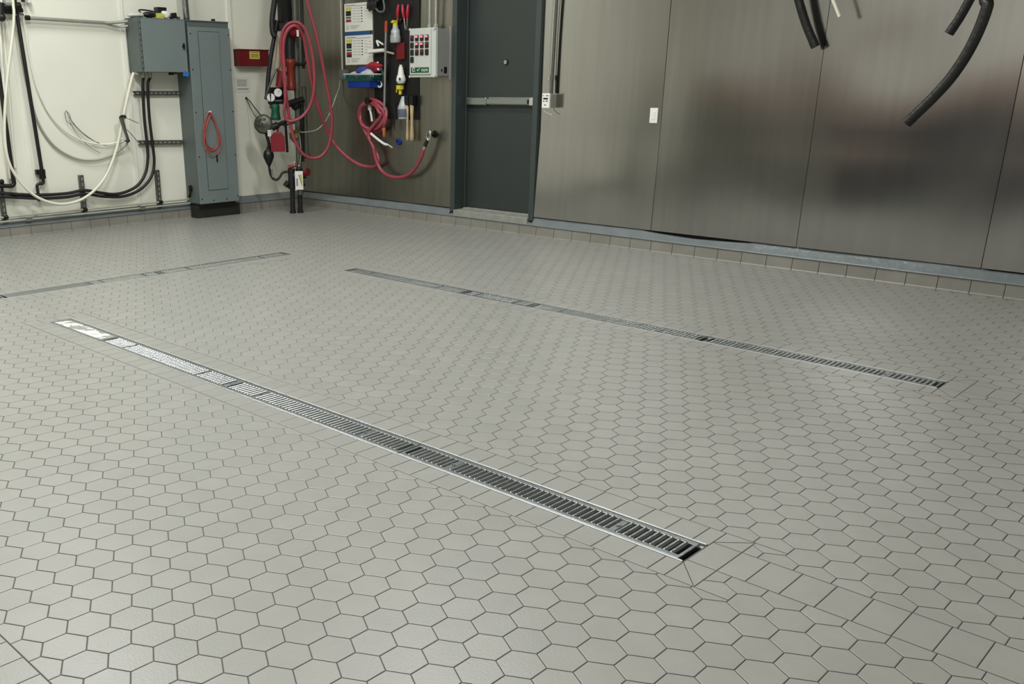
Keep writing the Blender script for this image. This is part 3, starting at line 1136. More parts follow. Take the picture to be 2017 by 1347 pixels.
for k, (lab, pts) in enumerate((
        ('black power cable from the junction box, left of its twin', [(-1.90, -1.895, 1.376), (-1.900,-1.912,1.296), (-1.925,-1.911,1.015), (-1.928,-1.905,0.752), (-1.925,-1.914,0.607), (-1.920,-1.958,0.478), (-1.915,-2.050,0.377), (-1.915,-2.177,0.322), (-1.920,-2.312,0.306), (-1.925,-2.440,0.327), (-1.928,-2.612,0.364), (-1.930,-2.795,0.349), (-1.930,-3.040,0.355), (-1.930,-3.227,0.374), (-1.930,-3.407,0.401), (-1.930,-3.540,0.411)]),
        ('black power cable from the junction box, right of its twin', [(-1.90, -1.825, 1.376), (-1.900,-1.857,1.296), (-1.925,-1.855,1.014), (-1.928,-1.844,0.749), (-1.925,-1.843,0.603), (-1.920,-1.873,0.483), (-1.915,-1.948,0.389), (-1.915,-2.068,0.314), (-1.920,-2.234,0.278), (-1.925,-2.418,0.292), (-1.928,-2.616,0.331), (-1.930,-2.799,0.317), (-1.930,-3.044,0.325), (-1.930,-3.231,0.347), (-1.930,-3.412,0.370), (-1.930,-3.545,0.381)]))):
    b = MB()
    b.tube(pts, .0145, 12, 8)
    tag(b.build('power_cable', m_black_rubber), lab, 'cable', 'black power cables')
t = thing('wall_conduit', (-1.95, -2.4, .19), 'upper of two thin conduits running low along the white wall', 'conduit')
b = MB()
b.cyl((-1.945,-3.523,0.182), (-1.945,-1.449,0.188), .0085)
b.build('pipe', m_lowpipe, t)
for q in ((-1.950,-3.380,0.182), (-1.950,-2.617,0.182), (-1.950,-1.798,0.185)):
    b = MB()
    b.cyl(Vector(q) + Vector((0, -.022, 0)), Vector(q) + Vector((0, .022, 0)), .017, n=12)
    b.build('pipe_clamp', m_dark_metal, t)
t = thing('wall_conduit', (-1.95, -2.4, .14), 'lower of two thin conduits running low along the white wall', 'conduit')
b = MB()
b.cyl((-1.945,-3.529,0.145), (-1.945,-1.452,0.146), .0085)
b.build('pipe', m_lowpipe, t)
for q in ((-1.945,-3.172,0.144), (-1.945,-2.012,0.146)):
    b = MB()
    b.cyl(Vector(q) + Vector((0, -.03, 0)), Vector(q) + Vector((0, .03, 0)), .016, n=12)
    b.build('coupling', m_chrome, t)

# red cabinet and notice right of the panel
t = thing('red_cabinet', (-1.95, -.57, 1.49), 'dark red metal cabinet with a yellow sticker on the white wall', 'cabinet')
b = MB()
b.box((-1.999, -.765, 1.495), (-1.90, -.385, 1.650))
b.build('cabinet_body', m_red_dark, t, bevel=.004)
b = MB()
b.box((-1.999, -.772, 1.648), (-1.892, -.378, 1.660))
b.build('lid', m_red_dark, t, bevel=.003)
b = MB()
b.box((-1.8995, -.635, 1.565), (-1.8985, -.505, 1.640))
st_ = b.build('sticker', m_yellow_label, t)
b = MB()
for z in (1.625, 1.605, 1.595, 1.582):
    b.box((-1.8984, -.615, z), (-1.898, -.525, z + .006))
b.build('print', m_brass, st_)
b = MB()
b.mi = 0
b.box((-1.999, -.765, 1.235), (-1.996, -.580, 1.385))
b.mi = 1
for i in range(6):
    b.box((-1.9958, -.745, 1.355 - i * .012), (-1.9952, -.615 - .012 * (i % 2), 1.360 - i * .012))
b.box((-1.9958, -.745, 1.262), (-1.9952, -.600, 1.272))
tag(b.build('paper_notice', [m_paper, m_ink]), 'white paper notice of grey lines below the red cabinet', 'notice')
b = MB()
b.tube([(-1.980,-0.649,1.176), (-1.940,-0.634,1.146), (-1.850,-0.626,1.064), (-1.700,-0.637,0.970)], .005, 6)
b.tube([(-1.980,-0.649,1.176), (-1.940,-0.649,1.120), (-1.850,-0.667,1.034), (-1.700,-0.716,0.956)], .004, 6)
b.ball((-1.985,-0.645,1.176), .012, 8, 6)
tag(b.build('wire_stay', m_dark_metal), 'bent wire fixed to the white wall, reaching to the grey gong', 'wire')

# ------------------------------------------------------------------ sprinkler riser in the corner
t = thing('sprinkler_riser', (-1.42, -.46, 0), 'fire sprinkler riser of black and red pipework standing in the room corner', 'sprinkler riser')


def part(name, m, mb, bevel=0.0, par=None, label=None):
    return mb.build(name, m, par or t, bevel=bevel, label=label)


for u, lab in ((576, 0), (592, 1)):
    b = MB()
    if lab == 0:
        b.cyl((-1.451,-0.499,-0.007), (-1.447,-0.494,0.398), .026)
        b.cyl((-1.451,-0.499,-0.007), (-1.451,-0.499,0.025), .034)
    else:
        b.cyl((-1.416,-0.423,-0.011), (-1.413,-0.419,0.395), .026)
        b.cyl((-1.416,-0.423,-0.011), (-1.416,-0.423,0.021), .034)
    part('lower_pipe', m_black_pipe, b)
b = MB()
b.cyl((-1.451,-0.499,0.255), (-1.449,-0.496,0.466), .038)
b.cyl((-1.416,-0.423,0.252), (-1.415,-0.421,0.464), .038)
b.cyl((-1.457,-0.507,0.398), (-1.362,-0.370,0.395), .036)
b.cyl((-1.489,-0.548,0.309), (-1.449,-0.497,0.319), .024)
b.cyl((-1.494,-0.553,0.283), (-1.472,-0.526,0.330), .03)
b.cyl((-1.398,-0.400,0.305), (-1.378,-0.375,0.310), .026)
part('valve_body', m_black_pipe, b)
b = MB()
b.cyl((-1.456,-0.538,0.479), (-1.396,-0.461,0.504), .020, .016)
part('valve_cap', m_red, b)
b = MB()
b.cyl((-1.370,-0.397,0.417), (-1.328,-0.375,0.429), .030)
b.cyl((-1.331,-0.380,0.429), (-1.315,-0.375,0.432), .042)
part('flow_switch', m_red_dark, b)
b = MB()
b.lathe((-1.405,-0.489,0.489), (0, 0, 1), [(0, .010), (.02, .012), (.04, .007), (.055, .004)], 10)
b.ball((-1.378,-0.455,0.494), .010, 8, 6)
part('test_cock', m_chrome, b)
b = MB()
b.cyl((-1.386,-0.436,0.194), (-1.387,-0.437,0.245), .031)
part('pipe_label', m_grey_pipe, b)
# upper stack
b = MB()
b.cyl((-1.415,-0.421,0.464), (-1.409,-0.414,1.242), .030)
b.cyl((-1.409,-0.414,1.242), (-1.387,-0.386,3.588), .034)
part('main_pipe', m_grey_pipe, b)
b = MB()
b.lathe((-1.389,-0.502,1.252), (-.02, 0, 1), [(0, .04), (.02, .052), (.05, .040), (.22, .038), (.25, .054), (.29, .054), (.31, .04)], 18)
part('check_valve', m_orange_red, b)
b = MB()
b.cyl((-1.399,-0.498,1.537), (-1.398,-0.496,1.835), .048)
part('upper_pipe', m_black_pipe, b)
b = MB()
b.tube([(-1.382,-0.493,1.532), (-1.362,-0.451,1.512), (-1.349,-0.402,1.503), (-1.338,-0.356,1.518), (-1.343,-0.330,1.587)], .016, 8)
part('bracket_arm', m_black_plastic, b)
b = MB()
b.cyl((-1.393,-0.328,1.465), (-1.385,-0.319,3.598), .017)
part('side_pipe', m_black_pipe, b)
b = MB()
b.box((-1.481,-0.570,2.750), (-1.429,-0.423,1.906))
b.prism([(-1.475,-0.561,1.912), (-1.405,-0.474,1.912), (-1.431,-0.490,1.837), (-1.476,-0.547,1.817)], (-.03, -.02, 0))
part('pipe_jacket', m_black_plastic, b, .006)
b = MB()
b.tube([(-1.443,-0.521,2.706), (-1.446,-0.589,2.246), (-1.468,-0.618,2.060), (-1.483,-0.637,1.919), (-1.483,-0.637,1.815), (-1.472,-0.623,1.767)], .028, 10)
b.tube([(-1.476,-0.579,1.921), (-1.500,-0.609,1.754), (-1.527,-0.645,1.561), (-1.547,-0.669,1.391), (-1.560,-0.686,1.218), (-1.568,-0.697,1.164)], .022, 10)
part('drain_hose', m_black_rubber, b)
b = MB()
b.cyl((-1.504,-0.534,1.781), (-1.529,-0.566,1.440), .030)
part('cream_pipe', m_cream, b)
b = MB()
b.tube([(-1.494,-0.586,1.464), (-1.498,-0.624,1.425), (-1.515,-0.661,1.342), (-1.540,-0.693,1.243), (-1.563,-0.706,1.169)], .012, 8)
part('copper_line', m_grey_pipe, b)
b = MB()
b.box((-1.558,-0.684,1.283), (-1.509,-0.508,1.117))
b.cyl((-1.556,-0.681,1.144), (-1.466,-0.566,1.148), .024)
b.cyl((-1.548,-0.671,1.094), (-1.486,-0.592,1.108), .020)
part('trim_manifold', m_black_plastic, b, .006)
for k in range(2):
    o = (-1.513,-0.675,1.184) if k == 0 else (-1.467,-0.616,1.231)
    o = Vector(o)
    nn = Vector((.785, -.62, .05)).normalized()
    b = MB()
    b.cyl(o - nn * .03, o, .046, n=24)
    g = part('gauge', m_black_plastic, b)
    b = MB()
    b.cyl(o, o + nn * .003, .040, n=24)
    dial = part('dial', m_white_dial, b, par=g)
    b = MB()
    sx = Vector((.62, .785, 0))
    q = o + nn * .0036
    b.add([q - sx * .003, q + sx * .003, q + sx * (.018 if k else -.016) + Vector((0, 0, .024)), q + sx * (.014 if k else -.02) + Vector((0, 0, .024))], [(0, 1, 2, 3)])
    b.add([q + sx * -.02 - Vector((0, 0, .014)), q + sx * .02 - Vector((0, 0, .014)), q + sx * .02 - Vector((0, 0, .018)), q - sx * .02 - Vector((0, 0, .018))], [(0, 1, 2, 3)])
    part('needle', m_ink_dark, b, par=g)
b = MB()
b.lathe((-1.505,-0.632,0.963), (0.02, 0, 1), [(0, .046), (.012, .054), (.03, .050), (.09, .042), (.13, .046), (.16, .036)], 18)
part('green_valve', m_green, b)
b = MB()
b.cyl((-1.546,-0.619,0.891), (-1.482,-0.539,0.941), .020)
b.cyl((-1.549,-0.656,0.882), (-1.506,-0.602,0.912), .034)
b.cyl((-1.483,-0.524,0.961), (-1.479,-0.518,0.633), .014)
part('trim_piping', m_dark_metal, b)
nn = Vector((.55, -.80, .1)).normalized()
o = Vector((-1.578,-0.757,0.925))
b = MB()
b.lathe(o - nn * .05, nn, [(0, .096), (.006, .100), (.022, .096), (.034, .074), (.038, .040), (.044, .036), (.046, .012)], 28)
for k in range(6):
    q = o - nn * .018 + Vector((.55, .40, 0)).normalized() * (.055 * math.cos(k * 1.05)) + Vector((0, 0, .055 * math.sin(k * 1.05)))
    b.ball(q, .012, 8, 6)
b.cyl(o + nn * .01, o + nn * .03, .014)
part('water_motor_gong', m_gong, b)
b = MB()
b.tube([(-1.626,-0.721,0.923), (-1.603,-0.692,0.831), (-1.581,-0.681,0.739), (-1.569,-0.682,0.657)], .018, 10)
b.tube([(-1.642,-0.710,0.912), (-1.597,-0.653,0.891), (-1.541,-0.597,0.891)], .022, 10)
part('gong_pipe', m_dark_metal, b)
b = MB()
b.box((-1.525,-0.730,0.865), (-1.507,-0.700,0.801))
part('tag', m_white, b)
b = MB()
b.tube([(-1.512,-0.609,0.831), (-1.510,-0.607,0.892)], .012, 8)
o = Vector((-1.506,-0.618,0.744))
sx, nn = Vector((.62, .785, 0)), Vector((.785, -.62, 0))
ww, hh = .074, .100
b.add([o + sx * (a * ww) + nn * c + Vector((0, 0, d * hh)) for c in (.03, -.03) for a, d in ((-1, -1), (1, -1), (1, .45), (.55, .95), (-.55, .95), (-1, .45))],
      [(0, 1, 2, 3, 4, 5), (11, 10, 9, 8, 7, 6)] + [(i, i + 6, (i + 1) % 6 + 6, (i + 1) % 6) for i in range(6)])
part('alarm_bell_box', m_red, b, .008)
b = MB()
b.lathe((-1.569,-0.698,0.498), (0, 0, 1), [(0, .014), (.03, .030), (.09, .055), (.12, .056), (.15, .045), (.17, .022), (.20, .014)], 18)
part('drip_valve', m_black_plastic, b)
b = MB()
b.cyl((-1.491,-0.566,1.282), (-1.474,-0.544,1.440), .050)
part('deluge_body', m_red_dark, b)
b = MB()
b.tube([(-1.512,-0.544,0.910), (-1.459,-0.477,0.930), (-1.414,-0.404,0.959), (-1.392,-0.344,1.014)], .018, 8)
b.tube([(-1.456,-0.505,0.829), (-1.435,-0.478,0.762), (-1.406,-0.442,0.725)], .014, 8)
part('cross_pipe', m_grey_pipe, b)
b = MB()
b.tube([(-1.395,-0.429,0.476), (-1.358,-0.430,0.634), (-1.362,-0.435,0.763), (-1.365,-0.455,0.830)], .006, 6)
b.tube([(-1.415,-0.535,1.118), (-1.385,-0.512,1.003), (-1.415,-0.534,0.892), (-1.421,-0.526,0.713), (-1.418,-0.505,0.505)], .007, 6)
part('signal_wire', m_galv, b)
b = MB()
b.tube([(-1.569,-0.698,0.498), (-1.565,-0.692,0.430), (-1.550,-0.673,0.372), (-1.527,-0.645,0.356), (-1.515,-0.613,0.375), (-1.502,-0.580,0.421), (-1.483,-0.540,0.435), (-1.450,-0.498,0.435)], .013, 10)
part('drain_line', m_black_rubber, b)
b = MB()
b.cyl((-1.538,-0.682,0.384), (-1.542,-0.687,0.467), .010)
part('chrome_cock', m_chrome, b)
b = MB()
b.cyl((-1.440,-0.291,0.571), (-1.443,-0.296,1.291), .026)
b.cyl((-1.453,-0.308,0.582), (-1.404,-0.278,0.593), .022)
part('branch_pipe', m_grey_pipe, b)
b = MB()
b.cyl((-1.436,-0.352,0.532), (-1.429,-0.343,1.115), .020)
part('dark_branch', m_black_pipe, b)
b = MB()
b.cyl((-1.415,-0.535,1.118), (-1.380,-0.360,1.161), .034)
b.lathe((-1.420,-0.428,1.051), (0, 0, 1), [(0, .02), (.03, .05), (.08, .05), (.11, .02)], 14)
part('drain_valve', m_dark_metal, b)
b = MB()
b.cyl((-1.408,-0.445,0.777), (-1.406,-0.442,0.859), .03)
b.box((-1.392,-0.481,0.830), (-1.363,-0.436,0.855))
part('tamper_switch', m_brass, b, .003)
b = MB()
b.cyl((-1.326,-0.503,1.803), (-1.238,-0.488,1.810), .050)
b.cyl((-1.389,-0.453,1.808), (-1.311,-0.515,1.802), .024)
b.cyl((-1.347,-0.496,1.861), (-1.325,-0.501,1.865), .012)
kn = part('hose_valve', m_red, b)
b = MB()
b.box((-1.213,-0.546,1.821), (-1.202,-0.526,1.760))
part('valve_label', m_white, b, par=kn)
# long tag hung on the riser
b = MB()
b.mi = 0
sx, nn = Vector((.62, .785, 0)), Vector((.785, -.62, 0))
o = Vector((-1.359,-0.471,0.349))
quad = lambda c, x0, x1, z0, z1, off: [c + sx * x0 + nn * off + Vector((0, 0, z0)), c + sx * x1 + nn * off + Vector((0, 0, z0)), c + sx * x1 + nn * off + Vector((0, 0, z1)), c + sx * x0 + nn * off + Vector((0, 0, z1))]
b.prism(quad(o, -.042, .042, -.098, .095, 0), nn * -.003)
b.mi = 1
b.add(quad(o, -.030, -.012, -.06, .02, .0008), [(0, 1, 2, 3)])
b.add([o + sx * x + nn * .0008 + Vector((0, 0, z)) for x, z in ((-.005, .055), (.008, .06), (.028, -.03), (.026, -.06))], [(0, 1, 2, 3)])
b.mi = 2
b.add([o + sx * x + nn * .0006 + Vector((0, 0, z)) for x, z in ((.012, .055), (.034, .06), (.038, -.06), (.028, -.06))], [(0, 1, 2, 3)])
tag(b.build('sign_tag', [m_white, m_ink, m_yellow_label]), 'long white printed tag hung on the black valves of the corner riser', 'tag')

# red hose draped over the riser valve and coiled on the steel wall
coil = []
for i in range(47):
    a = R(200) - i * R(20)
    k = i / 46
    rr = .215 - .062 * k + .008 * math.sin(i * .7)
    coil.append((-.69 + rr * .98 * math.cos(a), YB - .05 - .05 * k - .012 * math.sin(i * 1.3), 1.0 + rr * .80 * math.sin(a)))
b = MB()
b.tube([(-1.350,-0.403,2.617), (-1.301,-0.406,2.454), (-1.246,-0.401,2.290), (-1.229,-0.379,2.081), (-1.198,-0.340,1.894), (-1.165,-0.299,1.656), (-1.151,-0.248,1.389), (-1.138,-0.200,1.116), (-1.136,-0.181,0.914), (-1.160,-0.211,0.709), (-1.204,-0.283,0.597), (-1.258,-0.384,0.579), (-1.300,-0.470,0.638), (-1.327,-0.536,0.768), (-1.341,-0.570,0.920), (-1.348,-0.594,1.120), (-1.361,-0.611,1.341), (-1.371,-0.624,1.534), (-1.373,-0.626,1.702), (-1.343,-0.604,1.829), (-1.289,-0.553,1.890), (-1.229,-0.492,1.885), (-1.198,-0.437,1.810), (-1.180,-0.398,1.678), (-1.173,-0.373,1.486), (-1.174,-0.374,1.291), (-1.200,-0.407,1.118), (-1.243,-0.478,1.005), (-1.298,-0.563,0.956), (-1.339,-0.616,0.966), (-1.345,-0.640,1.036), (-1.327,-0.633,1.170), (-1.324,-0.629,1.282)], .0165, 12, 8)
tag(b.build('red_hose', m_red_hose), 'red hose draped in loops over the riser valve in the corner', 'hose')
b = MB()
b.tube([(-1.324,-0.629,1.282), (-1.326,-0.631,1.461), (-1.328,-0.634,1.605), (-1.310,-0.627,1.747), (-1.276,-0.585,1.841), (-1.237,-0.519,1.856), (-1.246,-0.433,1.750), (-1.256,-0.382,1.536), (-1.258,-0.319,1.266), (-1.245,-0.238,1.014), (-1.236,-0.130,0.781), (-1.075,-0.090,0.619), (-0.905,-0.050,0.522), (-0.789,-0.020,0.495), (-0.664,-0.020,0.502), (-0.591,-0.030,0.557), (-0.627,-0.030,0.646), (-0.702,-0.030,0.744), (-0.793,-0.030,0.852)] + coil + [(-0.695,-0.070,0.836), (-0.629,-0.070,0.698), (-0.597,-0.060,0.573), (-0.540,-0.050,0.479), (-0.428,-0.050,0.425), (-0.295,-0.050,0.416), (-0.149,-0.050,0.447), (-0.043,-0.050,0.522), (0.034,-0.050,0.623), (0.079,-0.050,0.721)], .0175, 12, 6)
t = thing('red_hose', (-.69, 0, .75), 'red hose coiled on the steel wall and plugged into the pipe left of the door', 'hose')
b.build('hose', m_red_hose, t)
b = MB()
b.cyl((0.072,-0.050,0.706), (0.089,-0.050,0.738), .020)
b.build('hose_ferrule', m_chrome, t)
b = MB()
b.tube([(0.086,-0.050,0.730), (0.100,-0.040,0.773), (0.117,-0.030,0.812)], .018, 10)
b.build('hose_swivel', m_black_plastic, t)
t = thing('hose_bib', (.12, YB, .80), 'steel ring valve on the steel wall left of the door, red hose attached', 'valve')
b = MB()
b.cyl((.128, YB + .01, .845), (.128, YB - .10, .845), .017)
b.cyl((.128, YB + .002, .845), (.128, YB - .008, .845), .036)
b.cyl((0.118,-0.035,0.805), (.128, YB - .085, .845), .017)
b.build('pipe_stub', m_dark_metal, t)
b = MB()
ring = [(.150 + .030 * math.cos(2 * PI * i / 20), YB - .11 - .006 * math.cos(2 * PI * i / 20), .835 + .048 * math.sin(2 * PI * i / 20)) for i in range(20)]
b.tube(ring, .0085, 8, 3, closed=True)
b.tube([(.150, YB - .11, .88), (.150, YB - .105, .835), (.150, YB - .11, .79)], .006, 8)
b.build('hand_wheel', m_chrome, t)
b = MB()
b.cyl((-.69, YB + .01, 1.14), (-.69, YB - .14, 1.15), .014)
b.cyl((-.69, YB - .135, 1.149), (-.69, YB - .145, 1.15), .035)
b.cyl((-.69, YB, 1.14), (-.69, YB - .01, 1.14), .04)
tag(b.build('hose_hook', m_dark_metal), 'dark metal hook holding the red hose coil on the steel wall', 'hook')
# white wands by the coil
b = MB()
b.tube([(-0.618,-0.110,0.835), (-0.520,-0.100,0.778), (-0.442,-0.090,0.739), (-0.401,-0.080,0.732)], lambda q: .013 if q < .93 else .009, 10, 6)
b.cyl((-0.408,-0.080,0.737), (-0.345,-0.070,0.705), .005)
tag(b.build('spray_wand', m_white), 'short white spray wand sticking out below the red hose coil', 'wand')
b = MB()
b.tube([(-0.739,-0.010,1.112), (-0.732,-0.010,1.063), (-0.718,-0.010,1.013), (-0.704,-0.010,0.949)], lambda q: .022 if q < .35 else .011, 10, 6)
tag(b.build('bottle_brush', m_white), 'white brush hanging inside the red hose coil', 'brush')

# ------------------------------------------------------------------ tool board and what hangs there
b = MB()
b.box((-.715, YB - .012, .975), (-.080, YB - .002, 2.45))
tag(b.build('tool_board', m_board, bevel=.002), 'tall black shadow board for tools on the steel wall', 'board')


def poster(z0, z1, title_cut, label):
    x0, x1 = -1.158, -.738
    y = YB - .006
    b = MB()
    b.box((x0, y, z0), (x1, YB - .001, z1))
    h = z1 - z0
    wd = x1 - x0

    def rect(u0, u1, v0, v1, mi):
        b.mi = mi
        b.add([(x0 + u0 * wd, y - .0006, z1 - v1 * h), (x0 + u1 * wd, y - .0006, z1 - v1 * h), (x0 + u1 * wd, y - .0006, z1 - v0 * h), (x0 + u0 * wd, y - .0006, z1 - v0 * h)], [(0, 1, 2, 3)])
    rect(.05, .40, .06, .09, 3)
    rect(.42, .92, .095, .108, 1)
    rect(.05, .26, .13, .24, 4)
    rect(.05, .24, .26, .44, 1)
    rect(.05, .24, .47, .53, 5)
    rect(.05, .24, .56, .66, 2)
    if title_cut:
        rect(.05, .24, .66, .74, 1)
    for k in range(6):
        v = .17 + .095 * k
        rect(.60, .65, v, v + .035, 1)
        rect(.30, .42, v + .005, v + .018, 3)
        rect(.45, .57, v + .012, v + .026, 3)
    for k in range(5 if title_cut else 2):
        rect(.72, .80 + .02 * (k % 3), .20 + .1 * k, .215 + .1 * k, 3)
        rect(.86, .95, .22 + .1 * k, .235 + .1 * k, 3)
    for k in range(3):
        rect(.06, .16, .80 + .05 * k, .815 + .05 * k, 3)
        rect(.22, .55 - .06 * k, .79 + .05 * k, .805 + .05 * k, 3)
    return tag(b.build('wall_chart', [m_paper, m_ink_dark, m_magenta, m_ink, m_yellow_label, m_teal], bevel=0), label, 'chart', 'laminated wall charts')


poster(1.82, 2.085, False, 'upper white chart of coloured rows on the steel wall beside the black board')
poster(1.500, 1.782, True, 'lower white chart of coloured rows, under the blue strip beside the black board')
b = MB()
b.box((-1.165, YB - .008, 1.782), (-.775, YB - .001, 1.815))
tag(b.build('blue_strip', m_blue_band), 'dark blue strip on the steel wall between the two white charts', 'strip')

t = thing('wall_conduit', (-1.19, YB - .02, 1.47), 'thin pale conduit rising from a grey box left of the white charts', 'conduit')
b = MB()
b.cyl((-1.195, YB - .02, 1.45), (-1.195, YB - .02, ZC), .011)
b.build('pipe', m_galv, t)
b = MB()
b.box((-1.212, YB - .055, 1.362), (-1.118, YB, 1.452))
b.build('outlet_box', m_panel_dark, t, bevel=.006)
b = MB()
b.tube([(-1.234,0.030,1.351), (-1.241,0.020,1.280), (-1.268,-0.010,1.178), (-1.262,-0.098,1.027), (-1.281,-0.155,0.935), (-1.317,-0.233,0.860), (-1.353,-0.343,0.836), (-1.378,-0.439,0.839)], .007, 8)
tag(b.build('thin_cable', m_galv), 'thin pale cable from the grey box swinging down to the riser', 'cable')

# long pole
t = thing('tool_pole', (-.51, YB - .06, .77), 'long grey pole with orange grip and wooden foot hanging on the black board', 'pole')
b = MB()
b.cyl((-0.487,-0.010,1.796), (-0.524,-0.010,0.997), .0125)
b.build('shaft', m_pole, t)
b = MB()
b.cyl((-0.487,-0.010,1.792), (-0.483,-0.010,1.879), .016, .015)
b.ball((-0.483,-0.010,1.879), .015, 10, 6)
b.build('grip', m_orange, t)
b = MB()
b.lathe((-0.529,-0.010,0.794), (.003, 0, 1), [(0, .008), (.01, .011), (.02, .015), (.08, .019), (.12, .018), (.175, .014)], 12)
b.build('foot', m_orange_wood, t)


def pin(mb, q, r=.004):
    q = Vector(q)
    mb.cyl(q, (q.x, YB - .004, q.z), r, n=8)


t = thing('spray_bottle', (-.36, YB - .06, 1.69), 'white translucent spray bottle with a yellow trigger, upper on the black board', 'spray bottle')
b = MB()
b.lathe((-.360, YB - .055, 1.688), (0, 0, 1), [(0, .046), (.01, .052), (.06, .050), (.075, .044), (.11, .044), (.13, .030), (.145, .026), (.155, .028)], 18)
b.build('bottle', m_spray_body, t)
b = MB()
b.cyl((-.362, YB - .055, 1.842), (-.362, YB - .055, 1.868), .024)
b.box((-.378, YB - .09, 1.866), (-.350, YB - .03, 1.892))
b.box((-.405, YB - .075, 1.868), (-.378, YB - .05, 1.886))
b.build('trigger_head', m_yellow, t, bevel=.005)
b = MB()
for k in range(4):
    b.box((-.385 + .012 * (k % 2), YB - .1078, 1.708 + .022 * k), (-.335, YB - .1072, 1.712 + .022 * k))
b.build('print', m_ink, t)

for k, (u0, v0, u1, v1, lab) in enumerate(((785, 10, 783, 36, 'left red handled tool at the top of the black board'), (793, 10, 796, 36, 'middle red handled tool at the top of the black board'), (804, 9, 802.5, 37, 'right pinkish red handled tool at the top of the black board'))):
    a, c = [((-0.331,0.010,2.031), (-0.345,0.010,1.905)), ((-0.278,0.010,2.028), (-0.255,0.010,1.901)), ((-0.199,0.010,2.024), (-0.210,0.010,1.899))][k]
    a, c = Vector(a), Vector(c)
    t = thing('hand_tool', tuple(c), lab, 'hand tool', 'red handled tools')
    b = MB()
    b.tube([a, (a + c) / 2 + Vector((0, -.004, 0)), c], lambda q: .010 + .006 * math.sin(PI * min(1, q * 1.1)), 10, 6)
    b.build('handle', m_pink_red, t)
    b = MB()
    d = (c - a).normalized()
    b.cyl(c - d * .005, c + d * .10, .006, .004, n=8)
    b.build('blade', m_chrome, t)
b = MB()
b.ball((-0.317,0.020,1.893), (.022, .014, .022), 12, 8)
tag(b.build('knob', m_dark_metal), 'round dark knob beside the red handled tools on the black board', 'knob')

t = thing('red_pouch', (-.315, YB - .02, 1.53), 'flat red pouch hanging under the upper spray bottle', 'pouch')
b = MB()
b.box((-.372, YB - .035, 1.535), (-.262, YB - .012, 1.690))
b.build('pouch', m_red_dark, t, bevel=.006)
b = MB()
for x in (-.335, -.30):
    b.box((x, YB - .0358, 1.54), (x + .004, YB - .035, 1.685))
b.build('seams', m_red, t)

t = thing('scrub_brush', (-.62, YB - .05, 1.605), 'white bristled brush with pale wood handle lying across the black board', 'brush')
b = MB()
b.cyl((-0.736,-0.010,1.617), (-0.514,-0.010,1.625), .020)
b.crumple(.005, 70)
b.build('bristles', m_white, t)
b = MB()
b.cyl((-0.524,0.000,1.616), (-0.398,0.010,1.590), .010)
b.build('handle', m_wood, t)
b = MB()
b.tube([(-0.625,0.020,1.666), (-0.640,0.020,1.691), (-0.654,0.020,1.715), (-0.625,0.020,1.709), (-0.559,0.020,1.679)], lambda q: .010, 8)
tag(b.build('white_scoop', m_white), 'small bent white scoop on the black board left of the pole', 'scoop')
b = MB()
b.tube([(-0.617,0.000,1.346), (-0.632,0.000,1.322), (-0.618,0.000,1.288), (-0.581,-0.000,1.283), (-0.565,0.000,1.307), (-0.572,0.000,1.336)], .010, 8)
tag(b.build('white_clip', m_white), 'white curved clip beside the blue basket', 'clip')

# black gloves and strap at the top
t = thing('work_gloves', (-.66, YB - .06, 1.98), 'pair of black work gloves hanging at the top of the black board', 'gloves')
for k, dx in ((0, 0), (1, .075)):
    b = MB()
    z = 2.20
    x = -.755 + dx + .04
    b.ball((x, YB - .05 - .02 * k, 2.13), (.045, .020, .07), 14, 9)
    b.tube([(x, YB - .05 - .02 * k, 2.15), (x, YB - .04, 2.26)], .035, 10)
    for i in range(4):
        xx = x - .033 + .022 * i
        ln = (.075, .095, .09, .07)[i]
        b.tube([(xx, YB - .05 - .02 * k, 2.09), (xx - .004, YB - .055 - .02 * k, 2.05), (xx - .008, YB - .05 - .02 * k, 2.09 - ln)], .0105, 8)
    b.tube([(x + .035, YB - .05 - .02 * k, 2.14), (x + .055, YB - .055 - .02 * k, 2.11), (x + .058, YB - .055 - .02 * k, 2.07)], .011, 8)
    b.build('glove', m_black_rubber, t)
b = MB()
b.tube([(-0.668,-0.000,2.156), (-0.645,-0.010,2.053), (-0.604,-0.015,1.995), (-0.554,-0.015,1.976), (-0.516,-0.010,1.986), (-0.513,-0.005,2.027), (-0.546,0.000,2.130)], .010, 10)
tag(b.build('hanging_strap', m_panel_dark), 'dull grey loop of strap hanging beside the black gloves', 'strap')

# basket of rags
t = thing('wire_basket', (-.78, YB - .09, 1.28), 'blue basket with a green slatted rim hooked on the steel wall', 'basket')
b = MB()
x0, x1, y0, y1 = -.945, -.615, YB - .17, YB - .01
for a in ((x0, y0, x1, y0 + .006), (x0, y1 - .006, x1, y1), (x0, y0, x0 + .006, y1), (x1 - .006, y0, x1, y1), (x0, y0, x1, y1)):
    b.box((a[0], a[1], 1.275), (a[2], a[3], 1.345 if a != (x0, y0, x1, y1) else 1.281))
b.build('tray', m_blue, t, bevel=.003)
b = MB()
n = 14
for i in range(n + 1):
    x = x0 - .012 + (x1 - x0 + .024) * i / n
    b.box((x - .006, y0 - .012, 1.340), (x + .006, y0 - .004, 1.40))
for i in range(7):
    y = y0 + (y1 - y0) * i / 6
    for x in (x0 - .012, x1 + .004):
        b.box((x, y - .006, 1.340), (x + .008, y + .006, 1.40))
b.build('slats', m_teal, t)
b = MB()
b.tube([(x0 - .035, y0 - .02, 1.405), (x1 + .02, y0 - .02, 1.402), (x1 + .02, y1, 1.402), (x0 - .035, y1, 1.405)], .009, 8, 8, closed=False)
b.box((x0 - .03, y0 - .02, 1.385), (x0 - .015, y1, 1.41))
b.build('rim', m_spray_body, t)
